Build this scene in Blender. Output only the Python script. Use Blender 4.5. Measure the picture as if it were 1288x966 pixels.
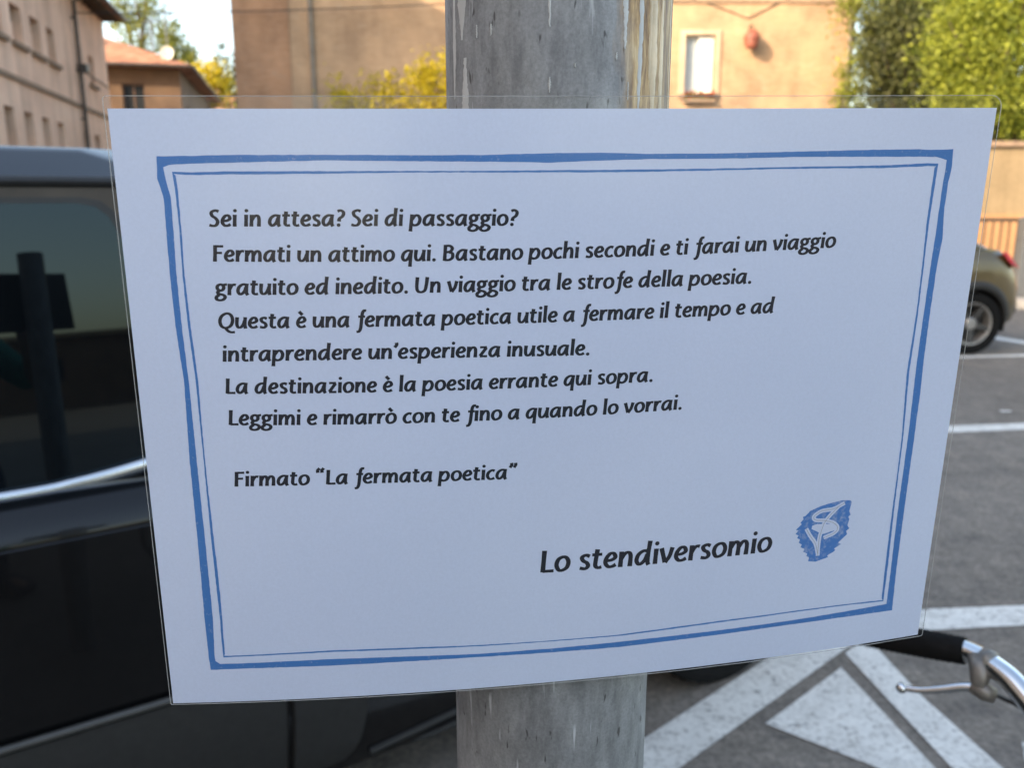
import bpy, bmesh, math, random
import numpy as np
from mathutils import Vector, Matrix

for o in list(bpy.data.objects):
    bpy.data.objects.remove(o)
S = bpy.context.scene
COL = S.collection
R = math.radians
random.seed(7)

# ------------------------------------------------------------------ camera, sky, sun, exposure
EYE = Vector((0.0, 0.0, 1.58))
PITCH = 0.21835
cd = bpy.data.cameras.new("camera")
cam = bpy.data.objects.new("camera", cd)
COL.objects.link(cam)
cam.location = EYE
cam.rotation_euler = (math.pi / 2 - PITCH, 0, 0)
cd.sensor_width = 36.0
cd.lens = 1050 / 1288 * 36.0
cd.clip_start = 0.02
cd.clip_end = 2000
cd.dof.use_dof = True
cd.dof.focus_distance = 0.302
cd.dof.aperture_fstop = 15.8
S.camera = cam

SUN_AZ, SUN_EL = R(-130), R(25)          # direction TO the sun, azimuth from +Y towards +X
w = bpy.data.worlds.new("World")
S.world = w
w.use_nodes = True
nt = w.node_tree
bg = nt.nodes["Background"]
sky = nt.nodes.new("ShaderNodeTexSky")
sky.sky_type = 'NISHITA'
sky.sun_disc = False
sky.sun_elevation = SUN_EL
sky.sun_rotation = SUN_AZ
sky.air_density = 1.0
sky.dust_density = 2.0
sky.ozone_density = 1.0
nt.links.new(sky.outputs[0], bg.inputs[0])
bg.inputs[1].default_value = 0.15
sl = bpy.data.lights.new("sun", 'SUN')
sl.energy = 2.0
sl.angle = R(0.5)
sl.color = (1.0, 0.83, 0.66)
sun = bpy.data.objects.new("sun", sl)
COL.objects.link(sun)
sd = Vector((math.sin(SUN_AZ) * math.cos(SUN_EL), math.cos(SUN_AZ) * math.cos(SUN_EL), math.sin(SUN_EL)))
sun.rotation_euler = sd.to_track_quat('Z', 'Y').to_euler()
sun.location = (-30, -30, 40)
S.view_settings.view_transform = 'Standard'
S.view_settings.look = 'None'
S.view_settings.gamma = 1.0
S.view_settings.use_curve_mapping = False
S.view_settings.exposure = 2.12
S.view_settings.use_white_balance = True
S.view_settings.white_balance_temperature = 7700
S.view_settings.white_balance_tint = 10
S.cycles.transparent_max_bounces = 24
S.cycles.max_bounces = 10
S.cycles.use_denoising = True

# ------------------------------------------------------------------ materials
def nodes(name):
    m = bpy.data.materials.new(name)
    m.use_nodes = True
    n = m.node_tree
    return m, n, n.nodes["Principled BSDF"]

def coord(n, scale=(1, 1, 1), rot=(0, 0, 0)):
    tc = n.nodes.new("ShaderNodeTexCoord")
    mp = n.nodes.new("ShaderNodeMapping")
    mp.inputs[3].default_value = scale
    mp.inputs[2].default_value = rot
    n.links.new(tc.outputs['Object'], mp.inputs[0])
    return mp.outputs[0]

def noise(n, vec, scale, detail=4, rough=0.55):
    t = n.nodes.new("ShaderNodeTexNoise")
    t.inputs['Scale'].default_value = scale
    t.inputs['Detail'].default_value = detail
    t.inputs['Roughness'].default_value = rough
    n.links.new(vec, t.inputs['Vector'])
    return t.outputs[0]

def ramp(n, fac, stops):
    r = n.nodes.new("ShaderNodeValToRGB")
    e = r.color_ramp.elements
    while len(e) < len(stops):
        e.new(0.5)
    for i, (p, c) in enumerate(stops):
        e[i].position = p
        e[i].color = (*c, 1) if len(c) == 3 else c
    n.links.new(fac, r.inputs[0])
    return r.outputs[0]

def mix(n, a, b, fac, mode='MIX'):
    x = n.nodes.new("ShaderNodeMix")
    x.data_type = 'RGBA'
    x.blend_type = mode
    for s, v in ((0, fac), (6, a), (7, b)):
        if isinstance(v, (int, float)):
            x.inputs[s].default_value = v
        elif isinstance(v, tuple):
            x.inputs[s].default_value = (*v, 1)
        else:
            n.links.new(v, x.inputs[s])
    return x.outputs[2]

def bump(n, p, h, strength=0.3, dist=0.01):
    b = n.nodes.new("ShaderNodeBump")
    b.inputs['Strength'].default_value = strength
    b.inputs['Distance'].default_value = dist
    n.links.new(h, b.inputs['Height'])
    n.links.new(b.outputs[0], p.inputs['Normal'])

def g(c, k):
    return tuple(min(1, v * k) for v in c)

def plain(name, c, rough=0.6, metal=0.0, spec=0.5, var=0.15, scale=6.0, bmp=0.0, coat=0.0, bscale=None, bdist=0.01):
    m, n, p = nodes(name)
    v = coord(n)
    f = noise(n, v, scale)
    n.links.new(ramp(n, f, [(0.3, g(c, 1 - var)), (0.7, g(c, 1 + var))]), p.inputs['Base Color'])
    p.inputs['Roughness'].default_value = rough
    p.inputs['Metallic'].default_value = metal
    p.inputs['Specular IOR Level'].default_value = spec
    p.inputs['Coat Weight'].default_value = coat
    p.inputs['Coat Roughness'].default_value = 0.03
    if bmp:
        bump(n, p, noise(n, v, bscale or scale * 5), bmp, bdist)
    return m

def stucco(name, c, patch, scale=0.6):
    """weathered plaster: large uneven patches, vertical run marks, fine grain"""
    m, n, p = nodes(name)
    v = coord(n)
    a = noise(n, v, scale, 6, 0.6)
    b = noise(n, coord(n, (1.6, 1.6, 0.18)), 1.2, 5, 0.6)
    k = noise(n, v, 14, 4)
    c1 = ramp(n, a, [(0.34, g(c, 0.82)), (0.5, c), (0.66, patch)])
    c2 = mix(n, c1, ramp(n, b, [(0.35, (0.72, 0.70, 0.68)), (0.6, (1.06, 1.05, 1.04))]), 0.7, 'MULTIPLY')
    c3 = mix(n, c2, ramp(n, k, [(0.3, (0.86, 0.86, 0.86)), (0.7, (1.1, 1.1, 1.1))]), 0.6, 'MULTIPLY')
    n.links.new(c3, p.inputs['Base Color'])
    p.inputs['Roughness'].default_value = 0.9
    p.inputs['Specular IOR Level'].default_value = 0.2
    bump(n, p, k, 0.4, 0.02)
    return m

def brick(name, c1, c2, mortar, sc=1.0):
    m, n, p = nodes(name)
    tc = n.nodes.new("ShaderNodeTexCoord")
    sx = n.nodes.new("ShaderNodeSeparateXYZ")
    n.links.new(tc.outputs['Object'], sx.inputs[0])
    ad = n.nodes.new("ShaderNodeMath")
    n.links.new(sx.outputs[0], ad.inputs[0])
    n.links.new(sx.outputs[1], ad.inputs[1])
    cb = n.nodes.new("ShaderNodeCombineXYZ")
    n.links.new(ad.outputs[0], cb.inputs[0])
    n.links.new(sx.outputs[2], cb.inputs[1])
    t = n.nodes.new("ShaderNodeTexBrick")
    n.links.new(cb.outputs[0], t.inputs['Vector'])
    t.inputs['Scale'].default_value = sc
    t.inputs['Brick Width'].default_value = 0.26
    t.inputs['Row Height'].default_value = 0.075
    t.inputs['Mortar Size'].default_value = 0.008
    t.inputs['Color1'].default_value = (*c1, 1)
    t.inputs['Color2'].default_value = (*c2, 1)
    t.inputs['Mortar'].default_value = (*mortar, 1)
    v = coord(n)
    a = noise(n, v, 0.45, 6, 0.65)
    b = noise(n, coord(n, (1, 1, 0.25)), 1.8, 5)
    k = noise(n, v, 7, 3)
    col = mix(n, t.outputs[0], ramp(n, a, [(0.36, (0.68, 0.67, 0.68)), (0.5, (0.98, 0.98, 0.97)), (0.64, (1.2, 1.18, 1.14))]), 0.9, 'MULTIPLY')
    col = mix(n, col, ramp(n, b, [(0.3, (0.85, 0.82, 0.8)), (0.7, (1.08, 1.08, 1.08))]), 0.8, 'MULTIPLY')
    col = mix(n, col, mortar, ramp(n, noise(n, coord(n, (1, 1, 2.2)), 1.7, 5, 0.7), [(0.58, (0, 0, 0)), (0.70, (0.75, 0.75, 0.75))]))
    n.links.new(col, p.inputs['Base Color'])
    p.inputs['Roughness'].default_value = 0.92
    p.inputs['Specular IOR Level'].default_value = 0.15
    bump(n, p, t.outputs[1], -0.3, 0.01)
    return m

def leaf_mat(name, dark, light, trans=0.35):
    m, n, p = nodes(name)
    ge = n.nodes.new("ShaderNodeNewGeometry")
    v = coord(n)
    a = noise(n, v, 0.9, 3)
    f = n.nodes.new("ShaderNodeMath")
    f.operation = 'ADD'
    n.links.new(ge.outputs['Random Per Island'], f.inputs[0])
    n.links.new(a, f.inputs[1])
    h = n.nodes.new("ShaderNodeMath")
    h.operation = 'MULTIPLY'
    n.links.new(f.outputs[0], h.inputs[0])
    h.inputs[1].default_value = 0.5
    c = ramp(n, h.outputs[0], [(0.22, dark), (0.78, light)])
    n.links.new(c, p.inputs['Base Color'])
    p.inputs['Roughness'].default_value = 0.55
    p.inputs['Specular IOR Level'].default_value = 0.3
    tr = n.nodes.new("ShaderNodeBsdfTranslucent")
    n.links.new(c, tr.inputs[0])
    mx = n.nodes.new("ShaderNodeMixShader")
    mx.inputs[0].default_value = trans
    n.links.new(p.outputs[0], mx.inputs[1])
    n.links.new(tr.outputs[0], mx.inputs[2])
    n.links.new(mx.outputs[0], n.nodes["Material Output"].inputs[0])
    return m

def asphalt():
    m, n, p = nodes("asphalt")
    v = coord(n)
    big = noise(n, v, 0.55, 5, 0.6)
    mid = noise(n, v, 5, 5, 0.6)
    fine = noise(n, v, 230, 3, 0.7)
    stone = n.nodes.new("ShaderNodeTexVoronoi")
    stone.inputs['Scale'].default_value = 130
    n.links.new(v, stone.inputs['Vector'])
    c = ramp(n, big, [(0.3, (0.145, 0.128, 0.108)), (0.7, (0.205, 0.183, 0.156))])
    c = mix(n, c, ramp(n, mid, [(0.3, (0.78, 0.78, 0.8)), (0.7, (1.18, 1.16, 1.14))]), 1.0, 'MULTIPLY')
    c = mix(n, c, ramp(n, noise(n, v, 48, 4, 0.75), [(0.34, (0.62, 0.62, 0.62)), (0.5, (0.98, 0.98, 0.98)), (0.66, (1.5, 1.48, 1.45))]), 0.85, 'MULTIPLY')
    c = mix(n, c, ramp(n, noise(n, v, 15, 4, 0.7), [(0.36, (0.80, 0.80, 0.80)), (0.64, (1.2, 1.2, 1.2))]), 0.8, 'MULTIPLY')
    c = mix(n, c, (0.055, 0.052, 0.05), ramp(n, noise(n, coord(n, (1, 1, 1), (0, 0, 1)), 2.2, 3, 0.5), [(0.68, (0, 0, 0)), (0.76, (0.45, 0.45, 0.45))]))
    c = mix(n, c, ramp(n, fine, [(0.3, (0.6, 0.6, 0.6)), (0.72, (1.5, 1.5, 1.5))]), 0.9, 'MULTIPLY')
    c = mix(n, c, (0.30, 0.28, 0.26), ramp(n, stone.outputs[0], [(0.0, (0.5, 0.5, 0.5)), (0.22, (0, 0, 0))]))
    n.links.new(c, p.inputs['Base Color'])
    p.inputs['Roughness'].default_value = 0.85
    p.inputs['Specular IOR Level'].default_value = 0.3
    bump(n, p, fine, 0.5, 0.004)
    return m

def road_paint():
    m, n, p = nodes("worn_road_paint")
    v = coord(n)
    a = noise(n, v, 9, 5, 0.65)
    b = noise(n, v, 60, 4, 0.7)
    d = noise(n, v, 28, 3, 0.6)
    c = ramp(n, a, [(0.3, (0.56, 0.55, 0.51)), (0.7, (0.74, 0.73, 0.68))])
    c = mix(n, c, ramp(n, b, [(0.30, (0.50, 0.48, 0.46)), (0.5, (1, 1, 1))]), 1.0, 'MULTIPLY')
    c = mix(n, c, (0.13, 0.125, 0.12), ramp(n, d, [(0.60, (0, 0, 0)), (0.70, (0.8, 0.8, 0.8))]))
    n.links.new(c, p.inputs['Base Color'])
    p.inputs['Roughness'].default_value = 0.7
    bump(n, p, b, 0.4, 0.002)
    return m

def galvanised():
    """grey zinc: mottled spangle, short vertical scratches, pale drips, brown adhesive residue down one side, tinted with painted warm bounce light"""
    m, n, p = nodes("galvanised_steel")
    v = coord(n)
    big = noise(n, coord(n, (1, 1, 0.6)), 26, 5, 0.6)
    st = noise(n, coord(n, (1, 1, 0.28)), 150, 5, 0.7)
    st2 = noise(n, coord(n, (1, 1, 0.10), ), 230, 3, 0.6)
    dk = noise(n, coord(n, (1, 1, 0.30), (0.2, 0, 1)), 330, 2, 0.6)
    grain = noise(n, v, 900, 3, 0.75)
    sp = n.nodes.new("ShaderNodeTexVoronoi")
    sp.inputs['Scale'].default_value = 150
    n.links.new(coord(n, (1, 1, 0.6)), sp.inputs['Vector'])
    c = ramp(n, big, [(0.32, (0.17, 0.167, 0.16)), (0.5, (0.225, 0.225, 0.222)), (0.68, (0.28, 0.283, 0.283))])
    c = mix(n, c, ramp(n, sp.outputs[1], [(0.0, (0.86, 0.86, 0.88)), (1.0, (1.12, 1.12, 1.10))]), 0.6, 'MULTIPLY')
    c = mix(n, c, ramp(n, st, [(0.34, (0.78, 0.78, 0.78)), (0.64, (1.24, 1.24, 1.23))]), 1.0, 'MULTIPLY')
    c = mix(n, c, ramp(n, grain, [(0.3, (0.76, 0.76, 0.76)), (0.7, (1.24, 1.24, 1.24))]), 0.7, 'MULTIPLY')
    c = mix(n, c, (0.55, 0.56, 0.56), ramp(n, st2, [(0.645, (0, 0, 0)), (0.70, (0.85, 0.85, 0.85))]))
    c = mix(n, c, (0.045, 0.04, 0.036), ramp(n, dk, [(0.66, (0, 0, 0)), (0.71, (0.8, 0.8, 0.8))]))
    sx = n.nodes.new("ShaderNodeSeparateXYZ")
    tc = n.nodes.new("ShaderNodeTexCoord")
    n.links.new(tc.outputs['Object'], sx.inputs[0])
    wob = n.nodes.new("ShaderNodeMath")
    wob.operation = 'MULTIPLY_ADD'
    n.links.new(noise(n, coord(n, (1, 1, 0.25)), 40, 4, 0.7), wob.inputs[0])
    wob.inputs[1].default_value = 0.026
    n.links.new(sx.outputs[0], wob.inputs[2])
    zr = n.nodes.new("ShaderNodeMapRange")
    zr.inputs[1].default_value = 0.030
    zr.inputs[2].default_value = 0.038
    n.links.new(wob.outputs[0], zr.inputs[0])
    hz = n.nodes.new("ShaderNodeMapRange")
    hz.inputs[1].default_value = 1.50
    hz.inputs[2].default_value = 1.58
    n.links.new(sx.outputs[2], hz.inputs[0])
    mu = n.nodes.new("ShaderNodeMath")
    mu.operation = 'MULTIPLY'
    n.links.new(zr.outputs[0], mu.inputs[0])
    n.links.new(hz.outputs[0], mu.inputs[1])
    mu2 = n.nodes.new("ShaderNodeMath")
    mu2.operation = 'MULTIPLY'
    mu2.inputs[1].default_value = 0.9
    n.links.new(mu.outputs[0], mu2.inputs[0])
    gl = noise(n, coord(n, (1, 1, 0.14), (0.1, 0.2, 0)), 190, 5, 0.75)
    gc = ramp(n, gl, [(0.32, (0.085, 0.042, 0.016)), (0.45, (0.27, 0.15, 0.062)), (0.56, (0.52, 0.33, 0.145)), (0.68, (0.80, 0.60, 0.33))])  # residue browns pushed warmer to carry bounced sunlight
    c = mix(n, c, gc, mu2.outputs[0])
    n.links.new(c, p.inputs['Base Color'])
    p.inputs['Metallic'].default_value = 0.0
    p.inputs['Specular IOR Level'].default_value = 0.35
    p.inputs['Roughness'].default_value = 0.58
    bump(n, p, st, 0.25, 0.0006)
    return m

def paper_mat():
    m, n, p = nodes("white_paper")
    v = coord(n)
    a = noise(n, v, 900, 3, 0.7)
    b = noise(n, v, 14, 4, 0.5)
    c = ramp(n, b, [(0.3, (0.645, 0.705, 0.86)), (0.7, (0.675, 0.735, 0.89))])
    c = mix(n, c, ramp(n, a, [(0.3, (0.95, 0.95, 0.95)), (0.7, (1.04, 1.04, 1.04))]), 0.6, 'MULTIPLY')
    n.links.new(c, p.inputs['Base Color'])
    p.inputs['Roughness'].default_value = 0.8
    p.inputs['Specular IOR Level'].default_value = 0.2
    return m

def ink(name, c, scale=700, gap=(0.66, 0.8), paper=0.25):
    m, n, p = nodes(name)
    v = coord(n)
    a = noise(n, v, scale, 3, 0.7)
    k = mix(n, g(c, 0.92), g(c, 1.1), noise(n, v, 60, 3))
    k = mix(n, k, (0.7, 0.7, 0.72), ramp(n, a, [(gap[0], (0, 0, 0)), (gap[1], (paper,) * 3)]))
    n.links.new(k, p.inputs['Base Color'])
    p.inputs['Roughness'].default_value = 0.75
    p.inputs['Specular IOR Level'].default_value = 0.2
    return m

def film_mat(name="clear_laminate", edge=False):
    m, n, p = nodes(name)
    out = n.nodes["Material Output"]
    n.nodes.remove(p)
    tr = n.nodes.new("ShaderNodeBsdfTransparent")
    tr.inputs[0].default_value = (0.985, 0.985, 0.985, 1) if not edge else (0.9, 0.9, 0.88, 1)
    gs = n.nodes.new("ShaderNodeBsdfGlossy")
    gs.inputs['Roughness'].default_value = 0.22
    v = coord(n)
    b = n.nodes.new("ShaderNodeBump")
    b.inputs['Strength'].default_value = 0.12
    b.inputs['Distance'].default_value = 0.002
    n.links.new(noise(n, v, 60, 3), b.inputs['Height'])
    n.links.new(b.outputs[0], gs.inputs['Normal'])
    lw = n.nodes.new("ShaderNodeLayerWeight")
    lw.inputs[0].default_value = 0.5
    pw = n.nodes.new("ShaderNodeMath")
    pw.operation = 'POWER'
    pw.inputs[1].default_value = 4.0
    n.links.new(lw.outputs['Facing'], pw.inputs[0])
    mr = n.nodes.new("ShaderNodeMapRange")
    mr.inputs[3].default_value = 0.03
    mr.inputs[4].default_value = 0.95
    n.links.new(pw.outputs[0], mr.inputs[0])
    mx = n.nodes.new("ShaderNodeMixShader")
    n.links.new(mr.outputs[0], mx.inputs[0])
    n.links.new(tr.outputs[0], mx.inputs[1])
    n.links.new(gs.outputs[0], mx.inputs[2])
    last = mx.outputs[0]
    if edge:
        df = n.nodes.new("ShaderNodeBsdfDiffuse")
        df.inputs[0].default_value = (0.75, 0.74, 0.72, 1)
        m2 = n.nodes.new("ShaderNodeMixShader")
        m2.inputs[0].default_value = 0.30
        n.links.new(last, m2.inputs[1])
        n.links.new(df.outputs[0], m2.inputs[2])
        last = m2.outputs[0]
    n.links.new(last, out.inputs[0])
    return m

def window_glass(name, tint=(0.01, 0.012, 0.013)):
    m, n, p = nodes(name)
    v = coord(n)
    n.links.new(ramp(n, noise(n, v, 3), [(0.3, g(tint, 0.8)), (0.7, g(tint, 1.2))]), p.inputs['Base Color'])
    p.inputs['Roughness'].default_value = 0.015
    p.inputs['Specular Tint'].default_value = (0.66, 0.88, 1.0, 1)
    p.inputs['IOR'].default_value = 1.52
    p.inputs['Specular IOR Level'].default_value = 0.42
    return m

M = {}
M['asphalt'] = asphalt()
M['paint'] = road_paint()
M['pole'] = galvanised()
M['paper'] = paper_mat()
M['blue_ink'] = ink("blue_ink", (0.058, 0.205, 0.50), gap=(0.6, 0.78), paper=0.35)
M['pencil_blue'] = ink("hatched_blue_pencil", (0.07, 0.22, 0.54), scale=420, gap=(0.48, 0.74), paper=0.5)
M['black_ink'] = ink("black_ink", (0.025, 0.025, 0.034), scale=900, gap=(0.66, 0.85), paper=0.12)
M['grey_ink'] = plain("grey_pencil", (0.33, 0.33, 0.33), 0.8)
M['film'] = film_mat()
M['film_edge'] = film_mat("laminate_edge", True)
M['drip'] = plain("pale_drip_paint", (0.56, 0.56, 0.54), 0.6, var=0.12, scale=90, bmp=0.3, bscale=300, bdist=0.0005)
M['lit_glue'] = plain("bounce_lit_glue", (0.58, 0.43, 0.27), 0.45, var=0.3, scale=70, bmp=0.4, bscale=260, bdist=0.0008)  # adhesive brown with warm bounce light mixed into the colour
M['black_paint'] = plain("black_car_paint", (0.003, 0.003, 0.0034), 0.22, var=0.2, scale=3, coat=0.45, spec=0.25)
M['olive_paint'] = plain("olive_car_paint", (0.088, 0.064, 0.026), 0.35, metal=0.35, var=0.12, scale=4, coat=0.8)
M['cladding'] = plain("grey_plastic_cladding", (0.0155, 0.015, 0.0145), 0.62, var=0.2, scale=60, bmp=0.3, bscale=900, bdist=0.0006)
M['black_plastic'] = plain("black_plastic", (0.014, 0.014, 0.015), 0.5, var=0.2, scale=40)
M['brown_trim'] = plain("grey_brown_door_frame", (0.062, 0.05, 0.04), 0.55, var=0.15, scale=20, spec=0.3)
M['trim_edge'] = plain("pale_trim_edge", (0.055, 0.053, 0.05), 0.35, var=0.15, scale=20)  # paler grey than the cladding it edges
M['bracket'] = plain("dull_brake_metal", (0.20, 0.185, 0.165), 0.45, metal=0.5, var=0.25, scale=60)
M['rubber'] = plain("tyre_rubber", (0.008, 0.008, 0.008), 0.85, spec=0.12, var=0.25, scale=30, bmp=0.3, bscale=120)
M['chrome'] = plain("chrome", (0.66, 0.67, 0.68), 0.16, metal=1.0, var=0.03, scale=10)
M['alloy'] = plain("dusty_alloy", (0.36, 0.345, 0.33), 0.38, metal=0.7, var=0.15, scale=18)
M['dark_steel'] = plain("dark_steel", (0.09, 0.09, 0.095), 0.45, metal=0.7, var=0.2, scale=30)
M['car_glass'] = window_glass("dark_car_glass", (0.003, 0.004, 0.005))
M['house_glass'] = window_glass("house_window_glass", (0.02, 0.024, 0.028))
M['red_lens'] = plain("red_lens", (0.50, 0.006, 0.007), 0.5, var=0.2, scale=20, spec=0.15)
M['dark_alloy'] = plain("dark_grey_alloy", (0.07, 0.068, 0.066), 0.4, metal=0.5, var=0.2, scale=18)
M['clear_lens'] = plain("clear_lens", (0.5, 0.52, 0.54), 0.08, var=0.1, scale=20, coat=1.0)
M['plate'] = plain("white_plate", (0.62, 0.62, 0.6), 0.4)
M['saddle'] = plain("black_saddle_vinyl", (0.02, 0.019, 0.018), 0.45, var=0.2, scale=30)
M['bike_paint'] = plain("dark_green_bike_paint", (0.015, 0.045, 0.035), 0.3, var=0.15, scale=12, coat=0.7)
M['stucco_pink'] = stucco("pink_beige_plaster", (0.80, 0.555, 0.42), (0.84, 0.61, 0.47))
M['stone_sill'] = plain("brown_stone_sill", (0.26, 0.18, 0.125), 0.9, var=0.2, scale=8)
M['pipe'] = plain("dark_copper_pipe", (0.075, 0.062, 0.055), 0.5, metal=0.3, var=0.25, scale=4)
M['pipe_grey'] = plain("grey_zinc_pipe", (0.27, 0.24, 0.205), 0.5, metal=0.2, var=0.2, scale=4)
M['eave'] = plain("dark_timber_eave", (0.10, 0.07, 0.05), 0.85, var=0.25, scale=5)
M['brick_wall'] = brick("ochre_brick", (0.43, 0.285, 0.18), (0.38, 0.245, 0.15), (0.42, 0.325, 0.235))
M['brick_red'] = brick("red_brown_brick", (0.42, 0.235, 0.14), (0.36, 0.195, 0.11), (0.40, 0.28, 0.2))
M['brick_dark'] = brick("dark_brown_brick", (0.19, 0.12, 0.08), (0.155, 0.10, 0.068), (0.19, 0.145, 0.11))
M['garden_wall'] = stucco("sandy_render", (0.29, 0.22, 0.135), (0.38, 0.30, 0.19))
M['ochre_ground'] = stucco("ochre_brick_base", (0.44, 0.25, 0.13), (0.5, 0.31, 0.18))
M['white_frame'] = plain("white_painted_wood", (0.74, 0.73, 0.70), 0.55, var=0.05, scale=6)
M['shutter_brown'] = plain("brown_shutter_wood", (0.13, 0.075, 0.05), 0.7, var=0.2, scale=5)
M['terracotta'] = plain("terracotta", (0.42, 0.13, 0.075), 0.8, var=0.2, scale=9)
M['iron'] = plain("dark_iron", (0.055, 0.042, 0.035), 0.6, metal=0.4, var=0.25, scale=14)
M['post_grey'] = plain("grey_painted_post", (0.10, 0.108, 0.115), 0.45, var=0.12, scale=10)
M['kerb'] = plain("kerb_stone", (0.30, 0.29, 0.275), 0.9, var=0.15, scale=6, bmp=0.3)
M['pavement'] = plain("pavement_slabs", (0.25, 0.24, 0.225), 0.9, var=0.15, scale=4, bmp=0.3)
M['bark'] = plain("bark", (0.10, 0.075, 0.055), 0.95, var=0.3, scale=6, bmp=0.8, bscale=18, bdist=0.03)
M['shaded_white'] = plain("shaded_white_shutter", (0.40, 0.45, 0.48), 0.7, var=0.06)  # white shutter with the reveal's bluish shade put into its colour
M['red_petals'] = leaf_mat("red_petals", (0.30, 0.02, 0.02), (0.55, 0.08, 0.06), 0.3)
M['lantern'] = plain("rust_red_enamel", (0.23, 0.07, 0.045), 0.6, var=0.25, scale=9)
M['cream'] = stucco("cream_plaster", (0.52, 0.42, 0.30), (0.58, 0.48, 0.36))
M['dish'] = plain("white_dish", (0.52, 0.50, 0.46), 0.5, var=0.08)
M['cable'] = plain("black_cable", (0.03, 0.03, 0.03), 0.7)

def tiles():
    m, n, p = nodes("terracotta_tiles")
    v = coord(n)
    wv = n.nodes.new("ShaderNodeTexWave")
    wv.inputs['Scale'].default_value = 4.2
    wv.inputs['Distortion'].default_value = 1.0
    wv.inputs['Detail'].default_value = 2
    n.links.new(v, wv.inputs['Vector'])
    a = noise(n, v, 1.6, 5)
    b = noise(n, v, 9, 3)
    c = ramp(n, a, [(0.3, (0.30, 0.115, 0.065)), (0.5, (0.46, 0.20, 0.11)), (0.7, (0.50, 0.29, 0.18))])
    c = mix(n, c, ramp(n, b, [(0.3, (0.7, 0.7, 0.7)), (0.7, (1.2, 1.2, 1.2))]), 0.9, 'MULTIPLY')
    n.links.new(c, p.inputs['Base Color'])
    p.inputs['Roughness'].default_value = 0.9
    bump(n, p, wv.outputs[0], 0.7, 0.05)
    return m
M['tiles'] = tiles()
M['leaf_yellowgreen'] = leaf_mat("yellow_green_leaves", (0.06, 0.095, 0.013), (0.35, 0.39, 0.055))
M['leaf_dark'] = leaf_mat("dark_green_leaves", (0.018, 0.027, 0.012), (0.10, 0.11, 0.03), 0.2)  # fir's own green; also the shade painted into the lower crown
M['leaf_gold'] = leaf_mat("golden_leaves", (0.30, 0.26, 0.02), (0.66, 0.52, 0.04), 0.4)
M['leaf_mid'] = leaf_mat("mid_green_leaves", (0.09, 0.12, 0.02), (0.24, 0.26, 0.05), 0.35)

# ------------------------------------------------------------------ mesh helpers
def catmull(pts, n=6, closed=False):
    P = [np.array(p, float) for p in pts]
    if len(P) < 3 and not closed:
        return [P[0] + (P[-1] - P[0]) * i / n for i in range(n + 1)]
    out = []
    N = len(P)
    for i in range(N if closed else N - 1):
        p1, p2 = P[i], P[(i + 1) % N]
        p0 = P[i - 1] if (i > 0 or closed) else 2 * p1 - p2
        p3 = P[(i + 2) % N] if (i + 2 < N or closed) else 2 * p2 - p1
        for k in range(n):
            t = k / n
            out.append(0.5 * (2 * p1 + (p2 - p0) * t + (2 * p0 - 5 * p1 + 4 * p2 - p3) * t * t + (3 * p1 - p0 - 3 * p2 + p3) * t ** 3))
    if not closed:
        out.append(P[-1])
    return out

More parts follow.
